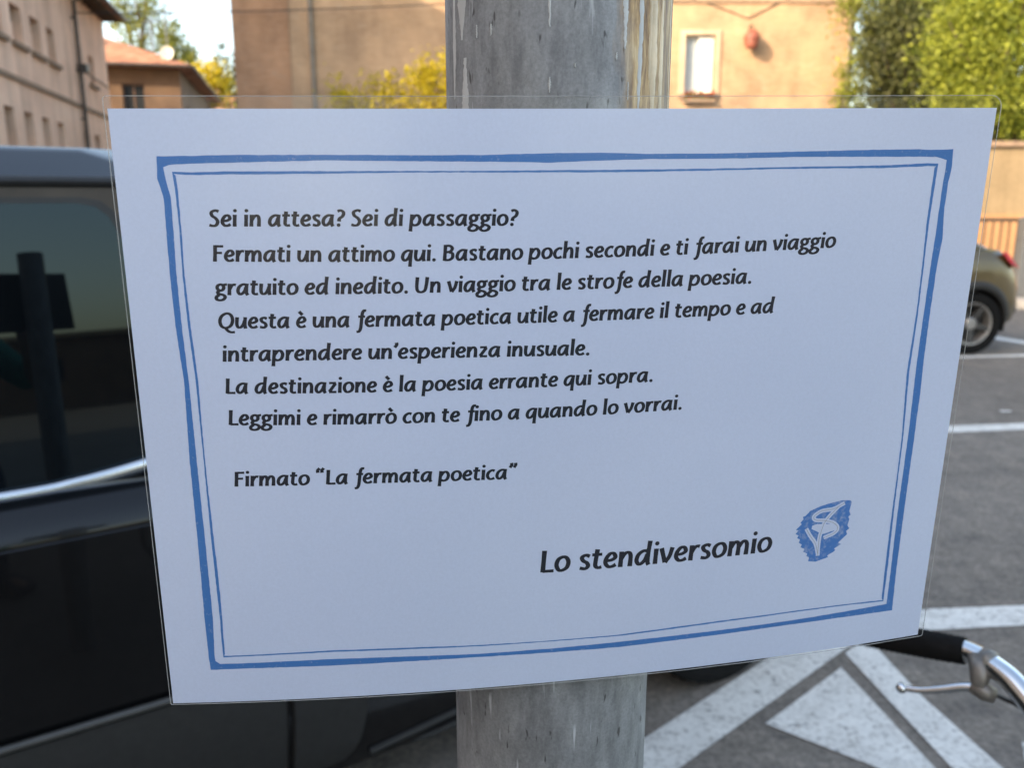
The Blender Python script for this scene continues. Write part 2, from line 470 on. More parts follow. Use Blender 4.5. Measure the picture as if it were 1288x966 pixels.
class MB:
    def __init__(self):
        self.v, self.f = [], []
    def add(self, v, f):
        o = len(self.v)
        self.v += [tuple(float(c) for c in p) for p in v]
        self.f += [tuple(i + o for i in q) for q in f]
        return self
    def box(self, a, b):
        (x0, y0, z0), (x1, y1, z1) = a, b
        return self.add([(x0, y0, z0), (x1, y0, z0), (x1, y1, z0), (x0, y1, z0), (x0, y0, z1), (x1, y0, z1), (x1, y1, z1), (x0, y1, z1)],
                        [(3, 2, 1, 0), (4, 5, 6, 7), (0, 1, 5, 4), (1, 2, 6, 5), (2, 3, 7, 6), (3, 0, 4, 7)])
    def tube(self, pts, r, seg=10, flat=None, closed=False):
        P = [Vector(tuple(float(c) for c in p)) for p in pts]
        rr = r if isinstance(r, (list, tuple)) else [r] * len(P)
        V, F = [], []
        n = len(P)
        up = None
        for i, p in enumerate(P):
            a = P[(i - 1) % n] if (closed or i > 0) else p
            b = P[(i + 1) % n] if (closed or i < n - 1) else p
            d = (b - a).normalized()
            if up is None:
                up = Vector((0, 0, 1)) if abs(d.z) < 0.95 else Vector((1, 0, 0))
            s = d.cross(up).normalized()
            up = s.cross(d).normalized()
            for k in range(seg):
                t = 2 * math.pi * k / seg
                V.append(p + s * math.cos(t) * rr[i] * (flat or 1) + up * math.sin(t) * rr[i])
        m = n if closed else n - 1
        for i in range(m):
            j = (i + 1) % n
            for k in range(seg):
                l = (k + 1) % seg
                F.append((i * seg + k, i * seg + l, j * seg + l, j * seg + k))
        if not closed:
            F.append(tuple(range(seg))[::-1])
            F.append(tuple((n - 1) * seg + k for k in range(seg)))
        return self.add(V, F)
    def lathe(self, prof, mtx, seg=32):
        V, F = [], []
        for r, z in prof:
            for k in range(seg):
                t = 2 * math.pi * k / seg
                V.append(mtx @ Vector((r * math.cos(t), r * math.sin(t), z)))
        for i in range(len(prof) - 1):
            for k in range(seg):
                l = (k + 1) % seg
                F.append((i * seg + k, i * seg + l, (i + 1) * seg + l, (i + 1) * seg + k))
        return self.add(V, F)
    def prism(self, a, b):
        """two matching outlines joined: a solid slab"""
        n = len(a)
        return self.add(list(a) + list(b), [tuple(range(n))[::-1], tuple(range(n, 2 * n))] + [(i, (i + 1) % n, n + (i + 1) % n, n + i) for i in range(n)])
    def hull(self, pts):
        bm = bmesh.new()
        for p in pts:
            bm.verts.new(p)
        bmesh.ops.convex_hull(bm, input=bm.verts)
        bm.verts.index_update()
        keep = [v for v in bm.verts if v.link_faces]
        ix = {v: i for i, v in enumerate(keep)}
        self.add([v.co for v in keep], [tuple(ix[v] for v in f.verts) for f in bm.faces])
        bm.free()
        return self
    def build(self, name, mat, parent=None, smooth=False, bevel=0.0, label=None, fix=True):
        me = bpy.data.meshes.new(name)
        me.from_pydata(self.v, [], self.f)
        if fix:
            bm = bmesh.new()
            bm.from_mesh(me)
            bmesh.ops.recalc_face_normals(bm, faces=bm.faces)
            bm.to_mesh(me)
            bm.free()
        me.materials.append(mat)
        if smooth:
            me.shade_smooth()
            if smooth != 'full':
                me.set_sharp_from_angle(angle=R(40))
        o = bpy.data.objects.new(name, me)
        COL.objects.link(o)
        if parent:
            o.parent = parent
        if bevel:
            b = o.modifiers.new("bevel", 'BEVEL')
            b.width = bevel
            b.segments = 2
            b.limit_method = 'ANGLE'
        if label:
            o['label'] = label
        return o

def tag(o, label, cat, group=None, kind=None):
    o['label'] = label
    o['category'] = cat
    if group:
        o['group'] = group
    if kind:
        o['kind'] = kind
    return o

def thing(name, label, cat, loc=(0, 0, 0), rz=0.0, group=None):
    o = bpy.data.objects.new(name, None)
    COL.objects.link(o)
    o.empty_display_size = 0.2
    o.location = loc
    o.rotation_euler = (0, 0, rz)
    return tag(o, label, cat, group)

def structure(name, mb, mat, label, smooth=False):
    o = mb.build(name, mat, smooth=smooth)
    o['kind'] = 'structure'
    o['label'] = label
    o['category'] = name.replace('_', ' ')
    return o

# ------------------------------------------------------------------ ground, road paint
gmb = MB()
gmb.add([(-400, -300, 0), (400, -300, 0), (400, 700, 0), (-400, 700, 0)], [(0, 1, 2, 3)])
structure("ground", gmb, M['asphalt'], "worn grey asphalt of the street and car park")

def marking(polys, label, sub=None):
    mb = MB()
    for p in polys:
        n = len(p)
        mb.add([(x, y, 0.004) for x, y in p], [tuple(range(n))])
    return structure("road_marking", mb, M['paint'], label)

marking([[(-0.30, 1.587), (1.262, 2.979), (1.40, 2.979), (1.400, 2.893), (1.173, 2.696), (-0.20, 1.473)]],
        "wide white painted band slanting up from behind the pole base")
marking([[(1.182, 2.686), (1.306, 2.796), (1.330, 2.422), (1.388, 2.085), (1.495, 1.45), (1.355, 1.45), (1.246, 2.085)]],
        "wide white painted band running towards the viewer under the brake lever")
marking([[(1.134, 2.595), (0.779, 2.279), (1.023, 2.085), (1.218, 1.925)]], "solid white painted triangle inside the two bands")
marking([[(1.402, 2.990), (1.622, 3.012), (2.032, 3.045), (6.0, 3.36), (6.0, 3.21), (1.937, 2.885), (1.541, 2.846), (1.402, 2.832)]],
        "thick white painted line beside the bicycle grip")
marking([[(-1.0, 5.18), (3.135, 5.735), (3.683, 5.803), (8.0, 6.34), (8.0, 6.15), (3.582, 5.630), (3.023, 5.556), (-1.0, 5.02)]],
        "thin white bay line across the empty asphalt beyond the sheet")
marking([[(0.5, 7.87), (4.667, 8.45), (5.345, 8.54), (11, 9.3), (11, 9.16), (5.345, 8.42), (4.667, 8.33), (0.5, 7.75)]],
        "white bay line along the near side of the olive car")
marking([[(5.30, 9.95), (5.60, 9.92), (6.10, 8.72), (5.92, 8.70)]], "short white line running away behind the olive car")
marking([[(1.470, 2.10), (1.515, 2.19), (1.72, 2.12), (1.66, 1.98)]], "small corner of white paint at the edge of the asphalt")
marking([[(3.71, 6.13), (3.79, 6.13), (3.80, 6.17), (3.72, 6.18)]], "small white paint fleck on the open asphalt")

kb = MB().box((0.0, 12.2, 0), (30, 12.35, 0.13))
structure("kerb", kb, M['kerb'], "pale stone kerb below the iron railing")
pv = MB().box((0.0, 12.352, 0), (30, 16.0, 0.125))
structure("pavement", pv, M['pavement'], "pavement between the kerb and the garden wall")

# ------------------------------------------------------------------ walls with openings
def wall_open(mb, u0, u1, z0, z1, ops, depth, P):
    """flat wall with rectangular openings and their reveals; P maps (u, depth, z) to 3D"""
    us = sorted({u0, u1, *[o[0] for o in ops], *[o[1] for o in ops]})
    zs = sorted({z0, z1, *[o[2] for o in ops], *[o[3] for o in ops]})
    V, F, ix = [], [], {}
    def vid(u, d, z):
        k = (round(u, 4), round(d, 4), round(z, 4))
        if k not in ix:
            ix[k] = len(V)
            V.append(P(u, d, z))
        return ix[k]
    for a, b in zip(us, us[1:]):
        for c, d in zip(zs, zs[1:]):
            um, zm = (a + b) / 2, (c + d) / 2
            if any(o[0] < um < o[1] and o[2] < zm < o[3] for o in ops):
                continue
            F.append((vid(a, 0, c), vid(b, 0, c), vid(b, 0, d), vid(a, 0, d)))
    for a, b, c, d in ops:
        F.append((vid(a, 0, c), vid(b, 0, c), vid(b, depth, c), vid(a, depth, c)))
        F.append((vid(a, 0, d), vid(a, depth, d), vid(b, depth, d), vid(b, 0, d)))
        F.append((vid(a, 0, c), vid(a, depth, c), vid(a, depth, d), vid(a, 0, d)))
        F.append((vid(b, 0, c), vid(b, 0, d), vid(b, depth, d), vid(b, depth, c)))
    mb.add(V, F)

def window(parent, a, b, c, d, depth, P, frame, kind="plain", sill=None, pane=None):
    """window part: sash frame; sub-parts: pane, sill, shutters"""
    fw = min(0.07, (b - a) * 0.1)
    f = MB()
    def bx(mb, u0, u1, z0, z1, d0, d1):
        c8 = [P(u, dd, z) for z in (z0, z1) for (u, dd) in ((u0, d0), (u1, d0), (u1, d1), (u0, d1))]
        mb.add(c8, [(3, 2, 1, 0), (4, 5, 6, 7), (0, 1, 5, 4), (1, 2, 6, 5), (2, 3, 7, 6), (3, 0, 4, 7)])
    for q in ((a, a + fw, c, d), (b - fw, b, c, d), (a + fw, b - fw, c, c + fw), (a + fw, b - fw, d - fw, d), ((a + b) / 2 - fw / 2, (a + b) / 2 + fw / 2, c + fw, d - fw)):
        bx(f, *q, depth - 0.06, depth - 0.002)
    fo = f.build("window", frame, parent)
    g_ = MB()
    bx(g_, a + 0.004, b - 0.004, c + 0.004, d - 0.004, depth - 0.03, depth - 0.012)
    g_.build("pane", pane or M['house_glass'], fo)
    if kind == "blind":
        s = MB()
        n = 9
        top = c + (d - c) * 0.62
        for i in range(n):
            z = c + fw + (top - c - fw) * i / n
            bx(s, a + fw, b - fw, z, z + (top - c) / n * 0.9, depth - 0.10, depth - 0.065)
        s.build("blind", M['stucco_pink'], fo)
    if sill:
        s = MB()
        bx(s, a - 0.18, b + 0.18, c - 0.13, c - 0.012, -0.12, 0.02)
        s.build("sill", sill, fo)
    return fo

# ------------------------------------------------------------------ long pink plaster building on the left
RZ = R(104)
lb = thing("plaster_building", "long pink beige plaster building with small windows, on the left behind the black car", "building", (-13.576, 25.626, 0), RZ)
PL = lambda u, d, z: (u, d, z)
ups = [(-2.65 + 1.72 * k, -1.72 + 1.72 * k, 5.60, 6.56) for k in range(-9, 3)] + [(5.86, 6.66, 5.60, 6.56)]
ups = [(a if k != 11 else a - 0.1, b if k != 11 else b - 0.18, c, d) for k, (a, b, c, d) in enumerate(ups)]
low = [(-4.06 + 1.63 * k, -3.28 + 1.63 * k, 2.35, 3.87) for k in range(-9, 4)] + [(4.07, 4.78, 2.35, 3.85), (5.70, 6.58, 2.35, 3.83)]
wmb = MB()
wall_open(wmb, -48, 9.0, 0, 8.35, ups + low, 0.30, PL)
wmb.add([(9, 0, 0), (9, 9, 0), (9, 9, 8.35), (9, 0, 8.35), (-48, 0, 0), (-48, 9, 0), (-48, 9, 8.35), (-48, 0, 8.35)], [(0, 1, 2, 3), (7, 6, 5, 4), (1, 5, 6, 2)])
wmb.build("wall", M['stucco_pink'], lb)
for o in ups:
    window(lb, *o, 0.30, PL, M['shutter_brown'], "blind", M['stone_sill'])
for o in low:
    window(lb, *o, 0.30, PL, M['shutter_brown'], "blind")
MB().box((-48, -0.07, 4.58), (9.05, -0.002, 4.70)).build("string_course", M['stone_sill'], lb)
ro = MB()
ro.prism([(-48.3, -0.65, 8.38), (9.5, -0.65, 8.38), (9.5, 4.5, 10.0), (-48.3, 4.5, 10.0)], [(-48.3, -0.65, 8.52), (9.5, -0.65, 8.52), (9.5, 4.5, 10.14), (-48.3, 4.5, 10.14)])
ro.prism([(-48.3, 9.5, 8.38), (9.5, 9.5, 8.38), (9.5, 4.503, 10.0), (-48.3, 4.503, 10.0)], [(-48.3, 9.5, 8.52), (9.5, 9.5, 8.52), (9.5, 4.503, 10.14), (-48.3, 4.503, 10.14)])
ro.build("roof", M['tiles'], lb)
for k in range(96):
    u = -48.1 + 0.6 * k
    MB().box((u, -0.62, 8.24), (u + 0.12, -0.003, 8.36)).build("rafter", M['eave'], lb)
MB().tube([(-48.3, -0.74, 8.42), (9.5, -0.74, 8.42)], 0.075, 10).build("gutter", M['pipe'], lb, smooth=True)
dp = MB().tube([(4.0, -0.74, 8.36), (4.0, -0.5, 8.12), (4.0, -0.12, 7.95), (4.0, -0.10, 0.02)], 0.062, 10)
for z in (7.4, 5.75, 4.2, 2.6):
    dp.box((3.92, -0.165, z), (4.08, -0.004, z + 0.06))
dp.build("drainpipe", M['pipe'], lb, smooth=True)
MB().box((4.10, -0.30, 5.75), (4.42, -0.004, 6.02)).build("junction_box", M['pipe'], lb, bevel=0.02)
MB().tube([(4.43, -0.02, 5.9), (9.0, -0.02, 5.8)], 0.02, 6).build("facade_cable", M['cable'], lb)
# added unseen blocks: their top edges throw shade onto the brick and tiled houses
wg = MB().box((-8.5, 3.2, 8.0), (3.2, 9.0, 15.6)).box((3.203, 4.5, 8.0), (8.8, 15, 12.1))
wg.build("shade_blocks", M['stucco_pink'], lb)

# ------------------------------------------------------------------ brick house across the street
bh = thing("brick_house", "tall ochre brick house half in shade behind the pole", "house", (-9.4, 30.0, 0))
ops = [(15.25, 16.25, 5.10, 6.98), (10.9, 11.9, 5.10, 6.98), (3.2, 4.2, 1.0, 2.9), (8.0, 9.0, 1.0, 2.9), (16.6, 17.6, 1.0, 2.9), (12.3, 13.5, 0.12, 2.5)]
bw = MB()
wall_open(bw, 0, 20.95, 0, 10.6, ops, 0.28, PL)
bw.add([(0, 0, 0), (0, 9, 0), (0, 9, 10.6), (0, 0, 10.6), (20.95, 0, 0), (20.95, 9, 0), (20.95, 9, 10.6), (20.95, 0, 10.6)], [(0, 1, 2, 3), (7, 6, 5, 4), (1, 5, 6, 2)])
bw.build("wall", M['brick_wall'], bh)
MB().box((0.003, -0.05, 0), (1.9, -0.003, 10.58)).build("corner_pier", M['brick_red'], bh, label="redder brick pier at the left corner")
for o in ops[:5]:
    w_ = window(bh, *o, 0.28, PL, M['white_frame'], "plain", M['stone_sill'])
w0 = [c for c in bh.children if c.name.startswith("window")][0]
MB().box((15.72, 0.10, 5.14), (16.22, 0.15, 6.94)).build("shutter", M['white_frame'], w0, bevel=0.006)
MB().box((15.28, 0.232, 5.14), (15.70, 0.262, 6.94)).build("shutter", M['shaded_white'], w0, bevel=0.006)  # left leaf, reveal shade painted in
MB().box((15.06, -0.06, 5.0), (15.247, -0.003, 7.14)).box((16.253, -0.06, 5.0), (16.44, -0.003, 7.14)).box((15.25, -0.06, 6.983), (16.25, -0.003, 7.14)).build("surround", M['cream'], w0)
MB().box((12.304, 0.18, 0.13), (13.496, 0.24, 2.496)).build("door", M['shutter_brown'], bh)
MB().box((9.0, -0.05, 7.98), (21.0, -0.003, 8.08)).build("cornice", M['stone_sill'], bh)
rf = MB()
rf.prism([(-0.5, -0.6, 10.62), (21.5, -0.6, 10.62), (21.5, 4.5, 12.2), (-0.5, 4.5, 12.2)], [(-0.5, -0.6, 10.76), (21.5, -0.6, 10.76), (21.5, 4.5, 12.34), (-0.5, 4.5, 12.34)])
rf.prism([(-0.5, 9.6, 10.62), (21.5, 9.6, 10.62), (21.5, 4.503, 12.2), (-0.5, 4.503, 12.2)], [(-0.5, 9.6, 10.76), (21.5, 9.6, 10.76), (21.5, 4.503, 12.34), (-0.5, 4.503, 12.34)])
rf.build("roof", M['tiles'], bh)
dp = MB().tube([(2.66, -0.4, 10.6), (2.66, -0.11, 10.2), (2.66, -0.10, 0.02)], 0.075, 10)
dp.build("drainpipe", M['pipe_grey'], bh, smooth=True)
MB().tube([(20.75, -0.4, 10.6), (20.75, -0.11, 10.2), (20.75, -0.10, 0.02)], 0.055, 10).build("drainpipe", M['pipe_grey'], bh, smooth=True)
MB().tube([(14.0, -0.03, 8.6), (16.6, -0.03, 7.75), (17.3, -0.03, 7.5), (19.2, -0.03, 8.4)], 0.018, 6).build("facade_cable", M['cable'], bh)

# red wall lantern
wl = thing("wall_lantern", "rust red lantern on a bracket high on the sunlit brick house", "lantern", (7.98, 29.99, 6.6))
MB().tube([(0, 0, 0.55), (0, -0.18, 0.66), (0, -0.36, 0.60), (0, -0.38, 0.46)], 0.022, 8).build("bracket", M['iron'], wl)
lm = Matrix.Translation((0, -0.38, 0))
MB().lathe([(0.02, 0.50), (0.12, 0.47), (0.25, 0.30), (0.27, 0.18), (0.0, 0.18)], lm, 20).build("lamp_shade", M['lantern'], wl, smooth=True)
MB().lathe([(0.0, 0.18), (0.22, 0.178), (0.24, 0.06), (0.17, -0.10), (0.0, -0.13)], lm, 18).build("lamp_body", M['lantern'], wl, smooth=True)

fb = thing("flower_box", "window box of red flowers below the white shuttered window", "flower box", (6.35, 29.86, 4.88))
MB().box((-0.55, -0.13, -0.08), (0.55, 0.06, 0.02)).build("box", M['stone_sill'], fb, bevel=0.01)

# ------------------------------------------------------------------ low house with the red tiled hip roof
lh = thing("tiled_house", "low brown house with red tiled hip roof behind the plaster building", "house", (-15.84, 42.0, 0), RZ)
hw = MB()
ho = [(2.0, 2.9, 4.6, 6.2), (6.0, 6.9, 4.6, 6.2), (10, 10.9, 4.6, 6.2)]
wall_open(hw, 0, 14, 0, 7.6, ho, 0.2, PL)
hf = [(1.6, 2.6, 5.3, 6.9), (4.8, 5.8, 5.3, 6.9)]
PF = lambda u, d, z: (d, u, z)
wall_open(hw, 0, 9, 0, 7.6, hf, 0.2, PF)
hw.add([(14, 0, 0), (14, 9, 0), (14, 9, 7.6), (14, 0, 7.6), (0, 9, 0), (0, 9, 7.6)], [(0, 1, 2, 3), (4, 1, 2, 5)])
hw.build("wall", M['brick_dark'], lh)
for o in ho:
    window(lh, *o, 0.2, PL, M['shutter_brown'])
for o in hf:
    window(lh, *o, 0.2, PF, M['shutter_brown'])
hr = MB()
e0 = [(-0.6, -0.6, 7.62), (14.6, -0.6, 7.62), (14.6, 9.6, 7.62), (-0.6, 9.6, 7.62)]
e1 = [(x, y, z + 0.14) for x, y, z in e0]
hr.add(e0 + e1 + [(4.2, 4.5, 9.75), (9.8, 4.5, 9.75)],
       [(3, 2, 1, 0), (0, 1, 5, 4), (1, 2, 6, 5), (2, 3, 7, 6), (3, 0, 4, 7), (4, 5, 9, 8), (6, 7, 8, 9), (7, 4, 8), (5, 6, 9)])
rfo = hr.build("roof", M['tiles'], lh)
MB().box((1.5, 5.3, 8.1), (2.2, 6.1, 9.9)).box((1.42, 5.22, 9.903), (2.28, 6.18, 10.05)).build("chimney", M['stucco_pink'], rfo)
MB().tube([(-0.7, -0.7, 7.66), (-0.7, 9.7, 7.66)], 0.08, 8).tube([(-0.7, -0.7, 7.66), (14.7, -0.7, 7.66)], 0.08, 8).build("gutter", M['pipe'], lh)
sd_ = thing("satellite_dish", "white satellite dish at the corner of the red tiled roof", "satellite dish", (-16.25, 41.75, 7.75))
dm = Matrix.Translation((0, 0, 0.55)) @ Matrix.Rotation(R(-75), 4, 'X').to_4x4() @ Matrix.Translation((0, 0, 0))
MB().lathe([(0.0, -0.08), (0.16, -0.06), (0.30, 0.0), (0.31, 0.012), (0.16, -0.045), (0.0, -0.065)], Matrix.Translation((0, 0, 0.55)) @ Matrix.Rotation(R(80), 4, 'X'), 24).build("reflector", M['dish'], sd_, smooth=True)
MB().tube([(0, 0.02, 0.0), (0, 0.05, 0.55)], 0.03, 8).tube([(0, -0.02, 0.12), (0, -0.42, 0.42)], 0.012, 6).build("mast", M['post_grey'], sd_)
for (x, y, z, h, lab) in ((-17.35, 42.9, 8.0, 2.1, "shorter rooftop aerial mast left of the satellite dish"), (-16.65, 42.9, 7.8, 2.7, "taller rooftop aerial mast beside the satellite dish")):
    an = thing("aerial", lab, "aerial", (x, y, z), 0, "aerials on the tiled roof")
    MB().tube([(0, 0, 0), (0, 0, h)], 0.035, 6).build("mast", M['post_grey'], an)
    am = MB().tube([(-0.5, 0, h - 0.2), (0.5, 0, h - 0.15)], 0.015, 6)
    for k in range(5):
        am.tube([(-0.4 + 0.2 * k, -0.25, h - 0.18), (-0.4 + 0.2 * k, 0.25, h - 0.18)], 0.01, 5)
    am.build("antenna", M['post_grey'], an)

fh = thing("distant_house", "distant house with a pale chimney, seen low between tiled house and brick house", "house", (-27.5, 60, 0))
fo_ = [(2.2, 3.2, 5.2, 6.8), (5.5, 6.5, 5.2, 6.8)]
fw_ = MB()
wall_open(fw_, 0, 10, 0, 7.9, fo_, 0.2, PL)
fw_.add([(0, 0, 0), (0, 7, 0), (0, 7, 7.9), (0, 0, 7.9), (10, 0, 0), (10, 7, 0), (10, 7, 7.9), (10, 0, 7.9)], [(0, 1, 2, 3), (7, 6, 5, 4), (1, 5, 6, 2)])
fw_.build("wall", M['stucco_pink'], fh)
for o in fo_:
    window(fh, *o, 0.2, PL, M['shutter_brown'])
fr_ = MB()
fr_.add([(-0.5, -0.5, 7.92), (10.5, -0.5, 7.92), (10.5, 7.5, 7.92), (-0.5, 7.5, 7.92), (-0.5, 3.5, 9.2), (10.5, 3.5, 9.2)], [(0, 1, 5, 4), (2, 3, 4, 5), (0, 4, 3), (1, 2, 5), (3, 2, 1, 0)])
fro = fr_.build("roof", M['tiles'], fh)
MB().box((6.1, 1.6, 8.2), (7.0, 2.4, 10.1)).box((6.0, 1.5, 10.103), (7.1, 2.5, 10.25)).build("chimney", M['stucco_pink'], fro)

# low house behind the viewer: stands in the reflection of the car window
rh = thing("garage_row", "low dark brown garage row behind the viewer, mirrored in the black car window", "garage", (9.0, -27.0, 0), R(38))
ro_ = [(2 + 3.2 * k, 3.1 + 3.2 * k, 0.9, 1.7) for k in range(7)]
rw = MB()
PR = lambda u, d, z: (u, -d, z)
wall_open(rw, 0, 26, 0, 2.3, ro_, 0.2, PR)
rw.add([(0, 0, 0), (0, -7, 0), (0, -7, 2.3), (0, 0, 2.3), (26, 0, 0), (26, -7, 0), (26, -7, 2.3), (26, 0, 2.3)], [(0, 1, 2, 3), (7, 6, 5, 4), (1, 5, 6, 2)])
rw.build("wall", M['brick_dark'], rh)
for o in ro_:
    window(rh, *o, 0.2, PR, M['shutter_brown'])
MB().box((-0.3, -7.3, 2.31), (26.3, 0.3, 2.46)).build("roof", M['garden_wall'], rh)

# ------------------------------------------------------------------ garden wall, railing
gw = thing("garden_wall", "sandy rendered garden wall in sunlight below the trees, behind the iron railing", "wall", (0, 16.0, 0))
MB().box((-3, 0, 1.302), (24, 0.4, 2.52)).build("upper_wall", M['garden_wall'], gw)
MB().box((-3, -0.06, 0), (24, 0.46, 1.30)).build("base_wall", M['ochre_ground'], gw)
MB().box((-3.05, -0.08, 2.522), (24.05, 0.48, 2.62)).build("coping", M['stone_sill'], gw, bevel=0.01)
rl = thing("iron_railing", "low iron railing with thin upright bars in front of the garden wall", "railing", (0, 12.9, 0.125))
MB().box((1.0, -0.02, 1.12), (20, 0.02, 1.17)).box((1.0, -0.02, 0.10), (20, 0.02, 0.14)).build("rail", M['iron'], rl)
bm_ = MB()
x = 1.06
while x < 20:
    bm_.box((x - 0.009, -0.009, 0.141), (x + 0.009, 0.009, 1.119))
    x += 0.125
bm_.build("bars", M['iron'], rl)
for x in (1.0, 4.2, 10.6, 13.8, 17.0, 20.0):
    MB().box((x - 0.03, -0.03, 0.0), (x + 0.03, 0.03, 1.24)).build("post", M['iron'], rl)
gp = thing("steel_post", "blue grey steel post standing in front of the railing", "post", (7.73, 12.75, 0.125))
MB().box((-0.11, -0.11, 0), (0.11, 0.11, 0.02)).build("base_plate", M['post_grey'], gp)
MB().box((-0.085, -0.085, 0.021), (0.085, 0.085, 1.16)).build("shaft", M['post_grey'], gp, bevel=0.01)
MB().hull([(-0.095, -0.095, 1.162), (0.095, -0.095, 1.162), (0.095, 0.095, 1.162), (-0.095, 0.095, 1.162), (0, 0, 1.22)]).build("cap", M['post_grey'], gp)

# ------------------------------------------------------------------ trees and bushes
def crown(mb, blobs, n, size, seed, clump=26, hole=0.25):
    rs = np.random.RandomState(seed)
    tot = sum(b[3] * b[4] * b[5] for b in blobs) ** 0.0 and sum((b[3] * b[4] * b[5]) ** (2 / 3) for b in blobs)
    V, F = [], []
    for bx_, by_, bz_, rx, ry, rz in blobs:
        k = int(n * (rx * ry * rz) ** (2 / 3) / tot)
        cl = max(3, k // clump)
        d = rs.normal(size=(cl, 3))
        d /= np.linalg.norm(d, axis=1)[:, None]
        rad = 0.45 + 0.6 * rs.rand(cl) ** 0.6
        c = np.array([bx_, by_, bz_]) + d * rad[:, None] * np.array([rx, ry, rz])
        sp = 0.16 * (rx * ry * rz) ** (1 / 3) + size
        for q in c:
            m = int(clump * (0.5 + rs.rand()))
            p = q + rs.normal(size=(m, 3)) * sp * (0.6 + 0.8 * rs.rand())
            a = rs.normal(size=(m, 3))
            a /= np.linalg.norm(a, axis=1)[:, None]
            b = np.cross(a, rs.normal(size=(m, 3)))
            b /= np.linalg.norm(b, axis=1)[:, None]
            s = size * (0.6 + 0.8 * rs.rand(m))[:, None]
            o = len(V)
            for i in range(m):
                V += [p[i] - a[i] * s[i], p[i] + b[i] * s[i] * 0.5, p[i] + a[i] * s[i], p[i] - b[i] * s[i] * 0.5]
                F.append((o, o + 1, o + 2, o + 3))
                o += 4
    mb.add(V, F)

rs_ = np.random.RandomState(44)
for nm_, mt_, n_, z_ in (("leaves", M['leaf_mid'], 300, 0.10), ("blooms", M['red_petals'], 150, 0.18)):
    V_, F_ = [], []
    for i in range(n_):
        c_ = np.array([rs_.uniform(-.52, .52), rs_.uniform(-.14, .06), z_ + rs_.normal() * .07])
        a_, b_ = rs_.normal(size=3), rs_.normal(size=3)
        a_ *= .045 / np.linalg.norm(a_)
        b_ *= .035 / np.linalg.norm(b_)
        V_ += [c_ - a_, c_ + b_, c_ + a_, c_ - b_]
        F_.append((4 * i, 4 * i + 1, 4 * i + 2, 4 * i + 3))
    MB().add(V_, F_).build(nm_, mt_, fb, fix=False)

def tree(name, label, loc, blobs, n, size, mat, seed, trunk_r=0.18, group=None, cat="tree"):
    t = thing(name, label, cat, loc, 0, group)
    rs = random.Random(seed)
    tb = MB()
    top = max(b[2] for b in blobs)
    lowz = min(b[2] - b[5] for b in blobs)
    fork = max(0.5, lowz * 0.9)
    tb.tube([(0, 0, 0), (0.05, 0.02, fork * 0.5), (0.0, 0.05, fork)], [trunk_r * 1.25, trunk_r, trunk_r * 0.85], 10)
    for b in blobs:
        e = (b[0], b[1], b[2] + b[5] * 0.3)
        mid = (b[0] * 0.45 + rs.uniform(-.2, .2), b[1] * 0.45, fork + (b[2] - fork) * 0.5)
        tb.tube([(0, 0.05, fork - 0.05), mid, e], [trunk_r * 0.7, trunk_r * 0.42, trunk_r * 0.12], 7)
        for k in range(4):
            a = rs.uniform(0, 6.28)
            tb.tube([mid, (b[0] + math.cos(a) * b[3] * 0.8, b[1] + math.sin(a) * b[4] * 0.8, b[2] + rs.uniform(-.5, .7) * b[5])], [trunk_r * 0.3, trunk_r * 0.06], 5)
    tb.build("trunk", M['bark'], t, smooth=True)
    cm = MB()
    crown(cm, blobs, n, size, seed)
    cm.build("crown", mat, t, fix=False)
    return t

tree("shaded_tree_part", "lower part of the tree right of the brick house, deep shade put into dark leaves", (10.85, 24.0, 0.125),
     [(-0.2, 0, 4.9, 1.05, 1.0, 1.1), (0.3, 0.3, 4.0, 1.3, 1.0, 1.1), (0.8, 0, 5.2, 0.9, 1.0, 1.1), (0.2, 0.2, 2.9, 1.2, 1.0, 0.9), (-0.3, 0.3, 5.9, 0.9, 0.9, 0.8)], 30000, 0.06, M['leaf_dark'], 11, 0.2, "trees beyond the garden wall")  # deep shade of the lower crown painted as darker leaves
tree("lit_tree_part", "lit upper part of the same tree, put into paler olive green leaves", (11.55, 26.5, 0.125),
     [(-0.7, 0, 7.3, 1.1, 1.2, 1.2), (0.6, 0.2, 7.6, 1.3, 1.2, 1.2), (0.1, 0.1, 8.9, 1.5, 1.3, 1.1), (1.7, 0.2, 6.3, 1.2, 1.2, 1.3), (0.0, 0, 6.0, 1.2, 1.1, 1.0)], 26000, 0.065, M['leaf_mid'], 19, 0.2, "trees beyond the garden wall")  # lit upper crown painted as a second, paler set of leaves
tree("broad_tree", "broad yellow green tree rising above the garden wall at the right edge", (10.3, 18.2, 0.125),
     [(0.1, 0, 4.0, 1.6, 1.2, 1.25), (-0.85, 0.1, 4.7, 0.85, 0.9, 0.9), (0.2, 0.2, 5.6, 1.3, 1.1, 1.1), (1.9, 0.2, 4.8, 1.3, 1.2, 1.4), (1.0, 0.3, 7.0, 1.6, 1.4, 1.3), (-0.55, 0.1, 3.5, 0.75, 0.7, 0.8), (0.6, 0.4, 3.1, 1.7, 0.8, 0.7)], 64000, 0.05, M['leaf_yellowgreen'], 12, 0.22, "trees beyond the garden wall")
tree("tall_tree", "tall loose green tree behind the red tiled roof", (-25.6, 61, 0), [(0, 0, 12.6, 1.5, 1.3, 1.5), (0.7, 0, 14.8, 1.2, 1.2, 1.7), (-0.8, 0.2, 14.2, 1.0, 1.0, 1.2), (-0.2, 0, 10.8, 1.3, 1.2, 1.2), (0.2, 0, 17.0, 1.0, 1.0, 1.4)], 4200, 0.13, M['leaf_mid'], 13, 0.16, "trees behind the tiled roof")
